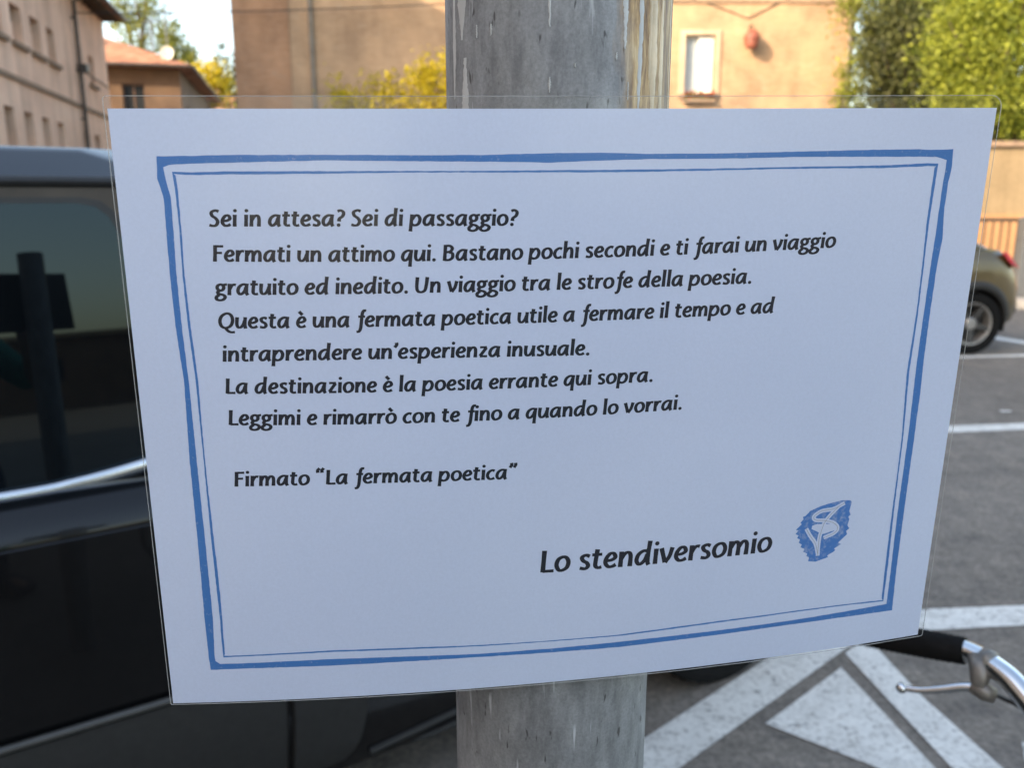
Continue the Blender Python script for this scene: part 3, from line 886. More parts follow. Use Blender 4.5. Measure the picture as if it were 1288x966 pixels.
tree("slim_tree", "slim green tree between the tiled roof and the aerials", (-23.0, 61, 0), [(0, 0, 11.4, 1.15, 1.0, 1.3), (-0.4, 0, 12.6, 0.8, 0.8, 0.9), (0.5, 0.2, 10.4, 1.0, 1.0, 1.0)], 2300, 0.13, M['leaf_mid'], 14, 0.12, "trees behind the tiled roof")
tree("golden_tree", "round golden leaved tree left of the brick house", (-19.4, 56, 0), [(0, 0, 9.1, 1.3, 1.2, 0.95), (0.5, 0.1, 8.3, 1.1, 1.0, 0.9), (-0.6, 0, 8.2, 0.8, 0.8, 0.8)], 3200, 0.12, M['leaf_gold'], 15, 0.13, "trees behind the tiled roof")
tree("fir_tree", "dark pointed tree behind the golden tree", (-19.0, 59, 0), [(-0.1, 0, 10.2, 0.75, 0.7, 1.3), (0.9, 0.1, 9.0, 1.1, 0.9, 1.1), (1.4, 0, 8.0, 1.2, 1.0, 1.0)], 2400, 0.12, M['leaf_dark'], 16, 0.12, "trees behind the tiled roof")
tree("golden_bush", "tall golden yellow bush in front of the brick house, left of the pole", (-3.2, 26.0, 0),
     [(-1.85, 0, 4.1, 0.35, 0.4, 0.85), (-1.1, 0, 4.15, 0.5, 0.5, 0.85), (-0.3, 0, 4.15, 0.55, 0.5, 0.9), (0.4, 0, 4.4, 0.55, 0.6, 0.85), (1.1, 0, 4.8, 0.7, 0.7, 0.95), (-0.6, 0.1, 3.2, 1.4, 0.8, 0.7), (1.0, 0, 3.4, 1.1, 0.8, 0.9), (1.9, 0.1, 4.4, 0.8, 0.7, 1.0)], 9000, 0.075, M['leaf_gold'], 17, 0.10, None, "bush")
tree("climbing_bush", "pale green bush against the right corner of the brick house", (11.15, 29.0, 0.125),
     [(0.0, 0, 5.3, 0.42, 0.4, 0.75), (0.0, 0, 4.3, 0.55, 0.5, 0.8), (0.1, 0.1, 3.0, 0.7, 0.6, 1.0)], 3600, 0.07, M['leaf_yellowgreen'], 18, 0.07, None, "bush")

oc = MB()
pts = [(-40 + 2 * k, 30 - 0.02 * k, 7.62 + 0.0022 * (2 * k - 27) ** 2) for k in range(29)]
oc.tube(pts, 0.02, 6)
tag(oc.build("overhead_cable", M['cable'], None), "thin cable hanging across the sky at the upper left", "cable")

# ------------------------------------------------------------------ cars
def wheel(root, x, y, r, width, out, spokes, rim_mat, spoke_mat=None):
    """tyre with its rim as a sub-part; out = +1 / -1: which way the visible face looks (local Y)"""
    m = Matrix.Translation((x, y, r)) @ Matrix.Rotation(R(-90 * out), 4, 'X')     # local z of the lathe -> outward
    k = r * (0.76 if spokes == 7 else 0.70)
    t = MB().lathe([(k, -width * 0.5), (r * 0.93, -width * 0.5), (r, -width * 0.36), (r, width * 0.36), (r * 0.985, width * 0.45), (r * 0.90, width * 0.5), (k + 0.012, width * 0.46), (k, width * 0.36), (k, -width * 0.5)], m, 48)
    for i in range(48):                                       # tread grooves as shallow lugs
        a = 2 * math.pi * i / 48
        c, s_ = math.cos(a), math.sin(a)
        p = [m @ Vector((c * rr_ - s_ * d_, s_ * rr_ + c * d_, z_)) for rr_, d_, z_ in ((r + .003, -.012, width * .08), (r + .003, .012, width * .08), (r + .003, .012, width * .33), (r + .003, -.012, width * .33))]
        q = [m @ Vector((c * (r - .004) - s_ * d_, s_ * (r - .004) + c * d_, z_)) for d_, z_ in ((-.012, width * .08), (.012, width * .08), (.012, width * .33), (-.012, width * .33))]
        t.prism(p, q)
    to = t.build("wheel", M['rubber'], root, smooth=True)
    b = MB().lathe([(k - 0.002, -width * .4), (k - 0.002, width * .40), (k - 0.004, width * .43), (k * 0.93, width * .42), (k * 0.88, width * .30), (k * 0.86, -width * .2), (0.0, -width * .22)], m, 48)
    sp_ = MB() if spoke_mat else None
    for i in range(spokes):
        a = 2 * math.pi * i / spokes + 0.35
        c, s_ = math.cos(a), math.sin(a)
        def q(rr_, d_, z_):
            return m @ Vector((c * rr_ - s_ * d_, s_ * rr_ + c * d_, z_))
        (sp_ if sp_ else b).prism([q(0.05, -.034, width * .30), q(0.05, .034, width * .30), q(k * .90, .022, width * .36), q(k * .90, -.022, width * .36)],
                [q(0.05, -.034, width * .12), q(0.05, .034, width * .12), q(k * .90, .03, width * .2), q(k * .90, -.03, width * .2)])
    b.lathe([(0.0, width * .36), (0.05, width * .355), (0.062, width * .30), (0.062, width * .05)], m, 24)
    b.build("rim", rim_mat, to, smooth=True)
    if sp_:
        sp_.build("spokes", spoke_mat, to, smooth=True)
        d_ = MB().lathe([(k * .84, -width * .15), (0.0, -width * .16)], m, 32)
        d_.build("brake_disc", M['black_plastic'], to)
    return to

def cut(o, cyls):
    for (x, y0, y1, z, r) in cyls:
        c = MB()
        m = Matrix.Translation((x, 0, z)) @ Matrix.Rotation(R(-90), 4, 'X')
        c.lathe([(0.0, y0), (r, y0), (r, y1), (0.0, y1)], m, 48)
        me = bpy.data.meshes.new("cutter")
        me.from_pydata(c.v, [], c.f)
        bm = bmesh.new()
        bm.from_mesh(me)
        bmesh.ops.remove_doubles(bm, verts=bm.verts, dist=1e-5)
        bmesh.ops.recalc_face_normals(bm, faces=bm.faces)
        bm.to_mesh(me)
        bm.free()
        co = bpy.data.objects.new("cutter", me)
        COL.objects.link(co)
        co.parent = o.parent
        md = o.modifiers.new("arch", 'BOOLEAN')
        md.operation = 'DIFFERENCE'
        md.solver = 'EXACT'
        md.object = co
        bpy.context.view_layer.update()
        dg = bpy.context.evaluated_depsgraph_get()
        new = bpy.data.meshes.new_from_object(o.evaluated_get(dg))
        o.modifiers.clear()
        o.data = new
        bpy.data.objects.remove(co)

def lerp(tab, x):
    xs = [t[0] for t in tab]
    return [float(np.interp(x, xs, [t[i] for t in tab])) for i in range(1, len(tab[0]))]

class Car:
    """lofted body shell with a glazed upper half; X forward, Y left, Z up"""
    def __init__(s, name, label, loc, rz, st, paint, wheels, gh, prof):
        s.st, s.prof, s.gh = st, prof, gh
        s.root = thing(name, label, "car", loc, rz)
        xs = []
        for a, b in zip(st, st[1:]):
            n = max(1, int((b[0] - a[0]) / 0.12))
            xs += [a[0] + (b[0] - a[0]) * i / n for i in range(n)]
        xs.append(st[-1][0])
        V, F = [], []
        for x in xs:
            sec = s.section(x)
            full = [(x, -w_, z) for w_, z in sec] + [(x, w_, z) for w_, z in sec[::-1]]
            V.append(full)
        n = len(V[0])
        mb = MB()
        flat = [p for r_ in V for p in r_]
        for i in range(len(xs) - 1):
            for k in range(n):
                l = (k + 1) % n
                F.append((i * n + k, i * n + l, (i + 1) * n + l, (i + 1) * n + k))
        F.append(tuple(range(n))[::-1])
        F.append(tuple((len(xs) - 1) * n + k for k in range(n)))
        mb.add(flat, F)
        s.body = mb.build("body", paint, s.root, smooth=True)
        s.wheels = wheels
        cy = []
        for (x, r_, yw) in wheels:
            cy += [(x, -1.3, -yw + 0.24, r_, r_ * 1.15), (x, yw - 0.24, 1.3, r_, r_ * 1.15)]
        bm = bmesh.new()
        bm.from_mesh(s.body.data)
        bmesh.ops.remove_doubles(bm, verts=bm.verts, dist=1e-5)
        bmesh.ops.dissolve_degenerate(bm, edges=bm.edges, dist=1e-5)
        bmesh.ops.recalc_face_normals(bm, faces=bm.faces)
        bm.to_mesh(s.body.data)
        bm.free()
        cut(s.body, cy)
        s.body.data.shade_smooth()
        s.body.data.set_sharp_from_angle(angle=R(38))
        # liners so the arches are dark inside
        for (x, r_, yw) in wheels:
            for sg in (-1, 1):
                lv, lf = [], []
                for i in range(25):
                    t = R(-14) + R(208) * i / 24
                    cx_, cz_ = x + r_ * 1.145 * math.cos(t), r_ + r_ * 1.145 * math.sin(t)
                    lv += [(cx_, sg * (yw - 0.015), cz_), (cx_, sg * (yw - 0.238), cz_), (x, sg * (yw - 0.238), r_)]
                for i in range(24):
                    lf += [(3 * i, 3 * i + 1, 3 * i + 4, 3 * i + 3), (3 * i + 1, 3 * i + 2, 3 * i + 4)]
                MB().add(lv, lf).build("arch_liner", M['black_plastic'], s.root, smooth=True)
        # upper half
        g0, g1, g2 = gh
        mb = MB()
        rings = []
        for (xa, xb, wa, z) in gh:
            rings.append([(xa, -wa * 0.94, z), (xa + 0.08, -wa, z), (xb - 0.10, -wa, z), (xb, -wa * 0.90, z), (xb, wa * 0.90, z), (xb - 0.10, wa, z), (xa + 0.08, wa, z), (xa, wa * 0.94, z)])
        fl = [p for r_ in rings for p in r_]
        F = [tuple(range(8))[::-1], tuple((len(rings) - 1) * 8 + k for k in range(8))]
        for i in range(len(rings) - 1):
            for k in range(8):
                l = (k + 1) % 8
                F.append((i * 8 + k, i * 8 + l, (i + 1) * 8 + l, (i + 1) * 8 + k))
        mb.add(fl, F)
        mb.build("cabin", paint, s.root, smooth=True, bevel=0.02)
    def section(s, x):
        hw, zb, zs, zt = lerp(s.st, x)
        lo = max(b for a, ref, b in s.prof if ref == 'b')
        hi = min(b for a, ref, b in s.prof if ref == 's')
        k = min(1.0, (zs - zb) / (lo - hi + .04))
        zt = max(zt, zs + .002)
        return [(0.0 if a is None else hw + a, (zb + b * k if ref == 'b' else (zs + b * k if ref == 's' else zt + b))) for a, ref, b in s.prof]
    def side(s, x, z):
        sec = s.section(x)
        zz = [p[1] for p in sec[1:-1]]
        ww = [p[0] for p in sec[1:-1]]
        return float(np.interp(z, zz, ww))
    def up(s, z):
        zz = [q[3] for q in s.gh]
        return float(np.interp(z, zz, [q[2] for q in s.gh]))
    def patch(s, name, mat, x0, x1, z0, z1, off, sides=(-1, 1), rows=8, cols=10, parent=None, thick=0.012, label=None, endround=None):
        """panel that follows the body side, off metres proud of it"""
        for sg in sides:
            V, F = [], []
            def grid(n, l):
                e = min(.3 / n, .005 / l)
                return [0, e] + [e + (1 - 2 * e) * k / (n - 2) for k in range(1, n - 2)] + [1 - e, 1]
            gi, gj = grid(rows, z1 - z0), grid(cols, x1 - x0)
            for i in range(rows + 1):
                z = z0 + (z1 - z0) * gi[i]
                a, b = x0, x1
                if endround:
                    t = (z - z0) / (z1 - z0) * 2 - 1
                    b = x1 - endround * (1 - math.sqrt(max(0, 1 - t * t)))
                for j in range(cols + 1):
                    x = a + (b - a) * gj[j]
                    o_ = off
                    if i in (0, rows) or j in (0, cols):
                        o_ = off - thick
                    V.append((x, sg * (s.side(x, z) + o_), z))
            n = cols + 1
            for i in range(rows):
                for j in range(cols):
                    F.append((i * n + j, i * n + j + 1, (i + 1) * n + j + 1, (i + 1) * n + j))
            m_ = MB().add(V, F)
            o = m_.build(name, mat, parent or s.root, smooth=True, label=label)
            yield o, sg
    def pane(s, name, mat, poly, off, sides=(-1, 1), parent=None, seal=False):
        out = []
        if seal:
            cx_, cz_ = sum(p[0] for p in poly) / len(poly), sum(p[1] for p in poly) / len(poly)
            big = [(x + .011 * (1 if x > cx_ else -1), z + .011 * (1 if z > cz_ else -1)) for x, z in poly]
            s.pane("window_seal", M['black_plastic'], big, off - .003, sides, parent)
        for sg in sides:
            a = [(x, sg * (s.up(z) + off), z) for x, z in poly]
            b = [(x, sg * (s.up(z) + off - 0.012), z) for x, z in poly]
            out.append(MB().prism(a, b).build(name, mat, parent or s.root))
        return out

# --- black car, right side towards the viewer, nose to the right
prof_b = [(None, 'b', 0), (-.16, 'b', 0), (-.07, 'b', .03), (-.03, 'b', .13), (-.006, 'b', .26), (0, 'b', .34), (0, 'b', .50), (-.0005, 's', -.12), (-.001, 's', -.072), (-.003, 's', -.060), (-.030, 's', -.014), (-.05, 's', -.003), (-.09, 's', 0), (-.2, 't', 0), (None, 't', .02)]
st_b = [(-3.38, .66, .34, .78, .80), (-3.33, .78, .28, .93, .95), (-3.2, .86, .23, .99, 1.0), (-2.6, .90, .15, 1.012, 1.012), (-1.8, .90, .14, 1.015, 1.015), (-1.2, .90, .14, 1.022, 1.022), (-.55, .90, .15, 1.0, 1.01), (.1, .89, .21, .93, .97), (.5, .84, .24, .86, .89), (.70, .76, .28, .78, .80), (.78, .62, .34, .66, .68)]
gh_b = [(-3.22, -.50, .78, .992), (-2.85, -1.40, .725, 1.605), (-2.70, -1.55, .61, 1.685)]
bc = Car("parked_car", "black glossy car with grey lower cladding parked left, behind the sheet", (0.133, 3.205, 0), R(33), st_b, M['black_paint'], [(0.13, .365, .89), (-2.58, .365, .89)], gh_b, prof_b)
for x in (0.13, -2.58):
    for sg in (-1, 1):
        wheel(bc.root, x, sg * .795, .365, .215, sg, 7, M['alloy'])
for f in bc.pane("window_frame", M['brown_trim'], [(-2.44, 1.602), (-1.50, 1.602), (-1.42, 1.50), (-1.18, 1.10), (-1.24, 1.0), (-2.44, 1.0)], 0.004):
    sg = -1 if min(v.co.y for v in f.data.vertices) < -0.1 else 1
    bc.pane("window", M['car_glass'], [(-2.36, 1.572), (-1.66, 1.572), (-1.627, 1.565), (-1.605, 1.545), (-1.57, 1.47), (-1.30, 1.13), (-1.32, 1.09), (-1.45, 1.05), (-1.6, 1.032), (-1.75, 1.022), (-2.36, 1.02)], 0.010, (sg,), f, True)
for f in bc.pane("window_frame", M['brown_trim'], [(-3.02, 1.45), (-2.86, 1.602), (-2.48, 1.602), (-2.48, 1.0), (-3.12, 1.0)], 0.004):
    sg = -1 if min(v.co.y for v in f.data.vertices) < -0.1 else 1
    bc.pane("window", M['car_glass'], [(-2.96, 1.44), (-2.82, 1.572), (-2.54, 1.572), (-2.54, 1.02), (-3.04, 1.02)], 0.010, (sg,), f, True)
for sg in (-1, 1):
    pth = [(-3.05, 1.016), (-2.4, 1.014), (-1.85, 1.012), (-1.72, 1.018), (-1.60, 1.034), (-1.48, 1.058), (-1.36, 1.09), (-1.28, 1.125)]
    MB().tube([(p[0], sg * .797, p[1]) for p in catmull(pth, 6)], 0.0155, 12, flat=0.62).build("window_trim", M['chrome'], bc.root, smooth='full')
    MB().tube([(-2.82, sg * .726, 1.614), (-1.53, sg * .726, 1.614)], 0.011, 8).build("roof_gutter", M['black_plastic'], bc.root, smooth=True)
    for k, (z0, z1) in enumerate(((.165, .195), (.215, .25))):
        MB().tube([(x_, sg * (bc.side(x_, z_) + .003), z_) for x_, z_ in ((-1.14, z0 - .01), (-.95, z0 + .015), (-.62, z1 + .03))], 0.010, 8).build("sill_trim", M['cladding'], bc.root, smooth=True)
    MB().tube([(x, sg * (bc.side(x, .55) + .013) , .553) for x in (-2.16, -1.9, -1.6, -1.36)], .008, 10).build("cladding_trim", M['trim_edge'], bc.root, smooth=True)
    # mirror
    mh = MB().hull([(-1.14 + dx, sg * (.86 + dy), 1.02 + dz) for dx, dy, dz in ((0, 0, 0), (.10, .03, .01), (.10, .19, .03), (0, .22, .0), (0, .02, .15), (.07, .04, .15), (.07, .18, .14), (0, .21, .14))]).build("door_mirror", M['black_paint'], bc.root, smooth=True, bevel=0.02)
for o, sg in bc.patch("door", M['black_paint'], -2.40, -1.375, .565, .945, .003, thick=.006, rows=26):
    MB().tube([(-2.30, sg * .915, .865), (-2.26, sg * .935, .868), (-2.12, sg * .935, .868), (-2.08, sg * .915, .865)], .011, 8).build("handle", M['black_paint'], o, smooth=True)
for o, sg in bc.patch("door", M['black_paint'], -3.02, -2.425, .62, .938, .003, thick=.006, rows=26):
    MB().tube([(-2.98, sg * .91, .865), (-2.94, sg * .93, .868), (-2.80, sg * .93, .868), (-2.76, sg * .91, .865)], .011, 8).build("handle", M['black_paint'], o, smooth=True)
for o, sg in bc.patch("cladding", M['cladding'], -2.16, -1.358, .215, .545, .014, rows=10, thick=.02):
    pass
for o, sg in bc.patch("cladding", M['cladding'], -1.349, -1.16, .215, .535, .014, rows=14, thick=.02, endround=.07):
    pass
def quad_pane(car, name, pts, mat, d=0.012):
    n_ = (Vector(pts[1]) - Vector(pts[0])).cross(Vector(pts[2]) - Vector(pts[0])).normalized() * d
    return MB().prism(pts, [tuple(Vector(p) - n_ * 0.6) for p in pts]).build(name, mat, car.root)
quad_pane(bc, "windscreen", [(-.545, -.68, 1.03), (-.545, .68, 1.03), (-1.395, .64, 1.565), (-1.395, -.64, 1.565)], M['car_glass'])
quad_pane(bc, "rear_window", [(-3.232, .68, 1.06), (-3.232, -.68, 1.06), (-2.90, -.63, 1.55), (-2.90, .63, 1.55)], M['car_glass'])
for sg in (-1, 1):
    MB().hull([(.64, sg * .74, .72), (.40, sg * .845, .80), (.42, sg * .855, .68), (.72, sg * .70, .62), (.745, sg * .50, .64), (.70, sg * .50, .72), (.55, sg * .7, .80)]).build("headlight", M['clear_lens'], bc.root, smooth=True)
    MB().hull([(-3.36, sg * .70, .92), (-3.18, sg * .865, .93), (-3.18, sg * .87, .74), (-3.37, sg * .72, .72), (-3.39, sg * .55, .74), (-3.36, sg * .55, .9)]).build("tail_light", M['red_lens'], bc.root, smooth=True)
MB().box((.765, -.42, .42), (.795, .42, .60)).build("grille", M['black_plastic'], bc.root, bevel=.01)
MB().box((.796, -.26, .44), (.806, .26, .55)).build("number_plate", M['plate'], bc.root)
MB().box((-3.42, -.26, .62), (-3.40, .26, .73)).build("number_plate", M['plate'], bc.root)

# --- olive car, tail to the right, left side towards the viewer
prof_o = [(None, 'b', 0), (-.14, 'b', 0), (-.05, 'b', .03), (-.02, 'b', .12), (0, 'b', .26), (-.003, 's', -.26), (-.012, 's', -.13), (-.028, 's', -.06), (-.055, 's', -.015), (-.10, 's', 0), (-.2, 't', .0), (None, 't', .015)]
st_o = [(-.60, .55, .40, .56, .57), (-.575, .65, .35, .66, .68), (-.52, .715, .31, .76, .79), (-.445, .75, .28, .90, .92), (-.34, .775, .25, 1.01, 1.03), (-.26, .79, .23, 1.065, 1.08), (0, .80, .22, 1.075, 1.09), (.6, .81, .20, 1.05, 1.06), (1.6, .81, .20, 1.00, 1.02), (2.2, .80, .20, .96, 1.0), (2.7, .77, .22, .88, .92), (2.98, .70, .28, .74, .76), (3.05, .58, .34, .62, .64)]
gh_o = [(-.20, 2.15, .70, 1.07), (.60, 1.55, .62, 1.455), (.75, 1.42, .54, 1.51)]
rz_o = math.atan2(-.12, -.993)
oc_ = Car("olive_car", "olive brown hatchback with a red tail light, parked in the bay at the right", (4.655, 9.325, 0), rz_o, st_o, M['olive_paint'], [(0.0, .318, .80), (2.42, .318, .80)], gh_o, prof_o)
for x in (0.0, 2.42):
    for sg in (-1, 1):
        wheel(oc_.root, x, sg * .705, .318, .19, sg, 5, M['alloy'], M['dark_alloy'])
for sg in (-1, 1):
    n = 30
    for x in (0.0, 2.42):
        V, F = [], []
        o_ = 0
        for i in range(n + 1):
            a = R(-18) + (math.pi + R(36)) * i / n
            for rr, dy in ((.358, .004), (.362, .018), (.43, .016), (.445, .0)):
                px_, pz_ = x + rr * math.cos(a), .318 + rr * math.sin(a)
                V.append((px_, sg * (oc_.side(px_, pz_) + dy), pz_))
        for i in range(n):
            for k in range(3):
                F.append((o_ + i * 4 + k, o_ + i * 4 + k + 1, o_ + i * 4 + k + 5, o_ + i * 4 + k + 4))
        MB().add(V, F).build("arch_trim", M['cladding'], oc_.root, smooth='full')
    tl = [(-.285, .775, 1.055), (-.245, .80, 1.03), (-.32, .805, .945), (-.455, .775, .885), (-.475, .735, .89), (-.355, .715, 1.04), (-.495, .60, .90), (-.385, .58, 1.03)]
    MB().hull([(a, sg * b, c) for a, b, c in tl]).build("tail_light", M['red_lens'], oc_.root, smooth=True)
    MB().hull([(2.98, sg * .68, .74), (2.72, sg * .765, .82), (2.74, sg * .775, .70), (3.02, sg * .62, .66), (3.04, sg * .48, .68), (2.95, sg * .5, .76)]).build("headlight", M['clear_lens'], oc_.root, smooth=True)
    MB().hull([(1.82 + dx, sg * (.78 + dy), 1.0 + dz) for dx, dy, dz in ((0, 0, 0), (.09, .03, .01), (.09, .16, .03), (0, .18, .0), (0, .02, .13), (.06, .04, .13), (.06, .15, .12), (0, .17, .12))]).build("door_mirror", M['black_plastic'], oc_.root, smooth=True, bevel=.015)
for f in oc_.pane("window_frame", M['black_plastic'], [(.28, 1.10), (.64, 1.40), (1.50, 1.43), (2.0, 1.085)], 0.004):
    sg = -1 if min(v.co.y for v in f.data.vertices) < -0.1 else 1
    oc_.pane("window", M['car_glass'], [(.36, 1.115), (.68, 1.375), (1.05, 1.395), (1.05, 1.105)], 0.010, (sg,), f, True)
    oc_.pane("window", M['car_glass'], [(1.10, 1.105), (1.10, 1.395), (1.47, 1.405), (1.90, 1.10)], 0.010, (sg,), f, True)
for o, sg in oc_.patch("door", M['olive_paint'], .78, 1.86, .34, .99, .003, thick=.006):
    MB().tube([(.86, sg * .82, .90), (.90, sg * .838, .903), (1.04, sg * .838, .903), (1.08, sg * .82, .90)], .011, 8).build("handle", M['olive_paint'], o, smooth=True)
quad_pane(oc_, "rear_window", [(-.135, .60, 1.115), (-.135, -.60, 1.115), (.555, -.54, 1.44), (.555, .54, 1.44)], M['car_glass'])
quad_pane(oc_, "windscreen", [(2.09, -.60, 1.10), (2.09, .60, 1.10), (1.60, .54, 1.43), (1.60, -.54, 1.43)], M['car_glass'])
MB().box((-.62, -.60, .40), (-.56, .60, .50)).build("bumper_strip", M['cladding'], oc_.root, bevel=.012)
MB().box((-.55, -.26, .70), (-.52, .26, .81)).build("number_plate", M['plate'], oc_.root)
MB().box((3.045, -.26, .42), (3.06, .26, .53)).build("number_plate", M['plate'], oc_.root)

# ------------------------------------------------------------------ pole
PX, PY, PRD = 0.0172, 0.3335, 0.0420
pl = thing("steel_pole", "grey galvanised steel pole with pale drips, carrying the printed sheet", "pole", (PX, PY, 0))
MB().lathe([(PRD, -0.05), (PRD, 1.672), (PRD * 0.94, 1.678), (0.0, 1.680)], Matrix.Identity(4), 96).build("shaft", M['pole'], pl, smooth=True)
def drip(mb, ang, z0, z1, w0, seed, off=0.00025):
    """a run of dried paint on the shaft, from z0 down to z1, bulging along its way"""
    rs = random.Random(seed)
    n = 34
    V, F = [], []
    for i in range(n + 1):
        t = i / n
        z = z0 + (z1 - z0) * t
        w_ = w0 * (0.35 + 0.45 * math.sin(3.1 * t) + 0.22 * math.sin(9 * t + seed) + 0.35 * rs.random()) * (1 - 0.75 * t ** 6) + 0.00012
        a = ang + min(.012, abs(z1 - z0) * .12) * math.sin(4 * t + seed) + rs.uniform(-.004, .004)
        for k in (-1, -.5, .5, 1):
            aa = a + k * w_ / PRD
            rr = PRD + (off if abs(k) < 1 else 0.00005)
            V.append((rr * math.sin(aa), -rr * math.cos(aa), z))
    for i in range(n):
        for k in range(3):
            F.append((i * 4 + k, i * 4 + k + 1, i * 4 + k + 5, i * 4 + k + 4))
    mb.add(V, F)
def pa(x):           # angle on the shaft for a sideways offset (m) from the shaft axis
    return math.asin(max(-1, min(1, x / PRD)))
dr = MB()
for x, z0, z1, w_, sd_i in ((-.0375, 1.670, 1.615, .0011, 1), (-.0345, 1.668, 1.634, .0022, 2), (-.0335, 1.628, 1.600, .0016, 3), (-.005, 1.668, 1.635, .0006, 4), (.0205, 1.650, 1.629, .0008, 5), (.0262, 1.670, 1.61, .0011, 6), (-.0395, 1.60, 1.585, .0007, 8),
                         (-.0145, 1.668, 1.648, .0005, 9), (.0062, 1.668, 1.66, .0004, 10), (-.0225, 1.667, 1.655, .0004, 12)):

    drip(dr, pa(x), z0, z1, w_, sd_i)
for k in range(14):
    a_, z_ = random.uniform(-1.2, 1.2), random.uniform(1.60, 1.665)
    drip(dr, a_, z_, z_ - random.uniform(.001, .006), random.uniform(.00012, .00032), k)
dr.build("paint_drips", M['drip'], pl, smooth='full')
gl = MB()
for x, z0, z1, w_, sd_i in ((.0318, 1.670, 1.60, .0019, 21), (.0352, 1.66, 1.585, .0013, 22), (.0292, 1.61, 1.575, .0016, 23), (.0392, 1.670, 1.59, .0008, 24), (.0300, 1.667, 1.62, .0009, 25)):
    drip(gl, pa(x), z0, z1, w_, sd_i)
gl.build("bounce_lit_residue", M['lit_glue'], pl, smooth='full')

# ------------------------------------------------------------------ bicycle (only one handlebar end reaches into the picture)
STEM = Vector((.655, .665, .985))
HD = Vector((-.6, -.8, 0))
RT = Vector((-.8, .6, 0))
BASE = Vector((STEM.x - HD.x * .45, STEM.y - HD.y * .45, 0))
bk = thing("bicycle", "old city bicycle with chrome handlebar and black grip, parked right of the pole", "bicycle", BASE)
def L(p):
    return Vector(p) - BASE
def mirror(p):
    q = Vector(p) - STEM
    return L(STEM + q - RT * (2 * q.dot(RT)))
bar = [(.655, .665, .985), (.632, .688, .988), (.603, .722, 1.0), (.575, .765, 1.02), (.5615, .818, 1.048), (.552, .850, 1.058), (.537, .898, 1.056), (.497, .945, 1.043), (.452, .988, 1.031)]
bp_ = [Vector(p) for p in catmull(bar, 8)]
right_half = [L(p) for p in bp_]
left_half = [mirror(p) for p in bp_]
MB().tube(left_half[::-1][:-1] + right_half, .0132, 16).build("handlebar", M['chrome'], bk, smooth='full')
for half in (right_half, left_half):
    e, s_ = half[-1], half[-17]
    ax = (e - s_)
    gp_ = MB()
    P_, Rr = [], []
    for i in range(41):
        t = i / 40
        P_.append(s_ + ax * (t * 1.06))
        r_ = .0162 + .0012 * math.sin(t * 3.1)
        if 3 < i < 38:
            r_ += .0005 * (1 if i % 2 else -1)
        if i == 40:
            r_ = .010
        Rr.append(r_)
    gp_.tube(P_, Rr, 18).build("grip", M['rubber'], bk, smooth='full')
def brake(f):
    b = MB()
    c = [f(p) for p in ((.544, .873, 1.061), (.536, .861, 1.048), (.530, .851, 1.036))]
    b.tube(c, [.0155, .011, .008], 12)
    b.tube([f(p) for p in ((.550, .862, 1.060), (.543, .874, 1.061))], .0142, 16)
    b.tube([f(p) for p in ((.546, .846, 1.030), (.536, .850, 1.033), (.524, .858, 1.036))], [.009, .0105, .007], 10)
    bo = b.build("brake_bracket", M['bracket'], bk, smooth='full')
    l = MB()
    lp = [Vector(p) for p in catmull([(.530, .853, 1.036), (.518, .861, 1.032), (.500, .872, 1.022), (.484, .884, 1.013), (.470, .896, 1.008)], 6)]
    l.tube([f(p) for p in lp], [.0058 - .0022 * i / (len(lp) - 1) for i in range(len(lp))], 10)
    m = Matrix.Translation(f((.467, .898, 1.007)))
    l.lathe([(0.0002, -.0064)] + [(.0064 * math.cos(a), .0064 * math.sin(a)) for a in np.linspace(-1.3, 1.3, 9)] + [(0.0002, .0064)], m, 14)
    l.build("brake_lever", M['chrome'], bk, smooth='full')
    MB().tube([f(p) for p in catmull([(.546, .846, 1.032), (.558, .846, 1.026), (.572, .826, 1.022), (.60, .77, .99), (.63, .70, .93), (.64, .66, .80)], 6)], .0025, 8).build("brake_cable", M['cable'], bk, smooth='full')
brake(lambda p: L(p))
brake(mirror)
FW = STEM + HD * .16 + Vector((0, 0, .335 - STEM.z))
RW = FW - HD * 1.06
BB = FW - HD * .60 + Vector((0, 0, -.05))
ST = BB - HD * .20 + Vector((0, 0, .46))
HT0, HT1 = STEM + HD * .01 + Vector((0, 0, -.10)), STEM + HD * .055 + Vector((0, 0, -.26))
fr = MB()
for a, b, r_ in ((HT0, HT1, .019), (HT1 + Vector((0, 0, .03)), BB, .0165), (HT0 + Vector((0, 0, -.02)), ST - Vector((0, 0, .03)), .0145), (BB, ST, .015)):
    fr.tube([L(a), L(b)], r_, 12)
for sg in (-1, 1):
    o_ = RT * .055 * sg
    fr.tube([L(BB + o_ * .5), L(RW + o_)], .009, 8)
    fr.tube([L(ST - Vector((0, 0, .04)) + o_ * .3), L(RW + o_)], .008, 8)
fr.build("frame", M['bike_paint'], bk, smooth='full')
fk = MB()
for sg in (-1, 1):
    o_ = RT * .05 * sg
    fk.tube([L(p) for p in catmull([HT1 + o_ * .3, HT1 + o_ + Vector((0, 0, -.06)), FW + o_ - HD * .03 + Vector((0, 0, .12)), FW + o_], 5)], .010, 8)
fk.build("fork", M['bike_paint'], bk, smooth='full')
MB().tube([L(STEM), L(HT0)], .0125, 12).tube([L(STEM - HD * .001 - RT * .03), L(STEM + RT * .03)], .0165, 14).build("stem", M['chrome'], bk, smooth='full')
MB().tube([L(ST - Vector((0, 0, .05))), L(ST + Vector((0, 0, .13)))], .0125, 10).build("seat_post", M['chrome'], bk, smooth='full')
SD = ST + Vector((0, 0, .15))
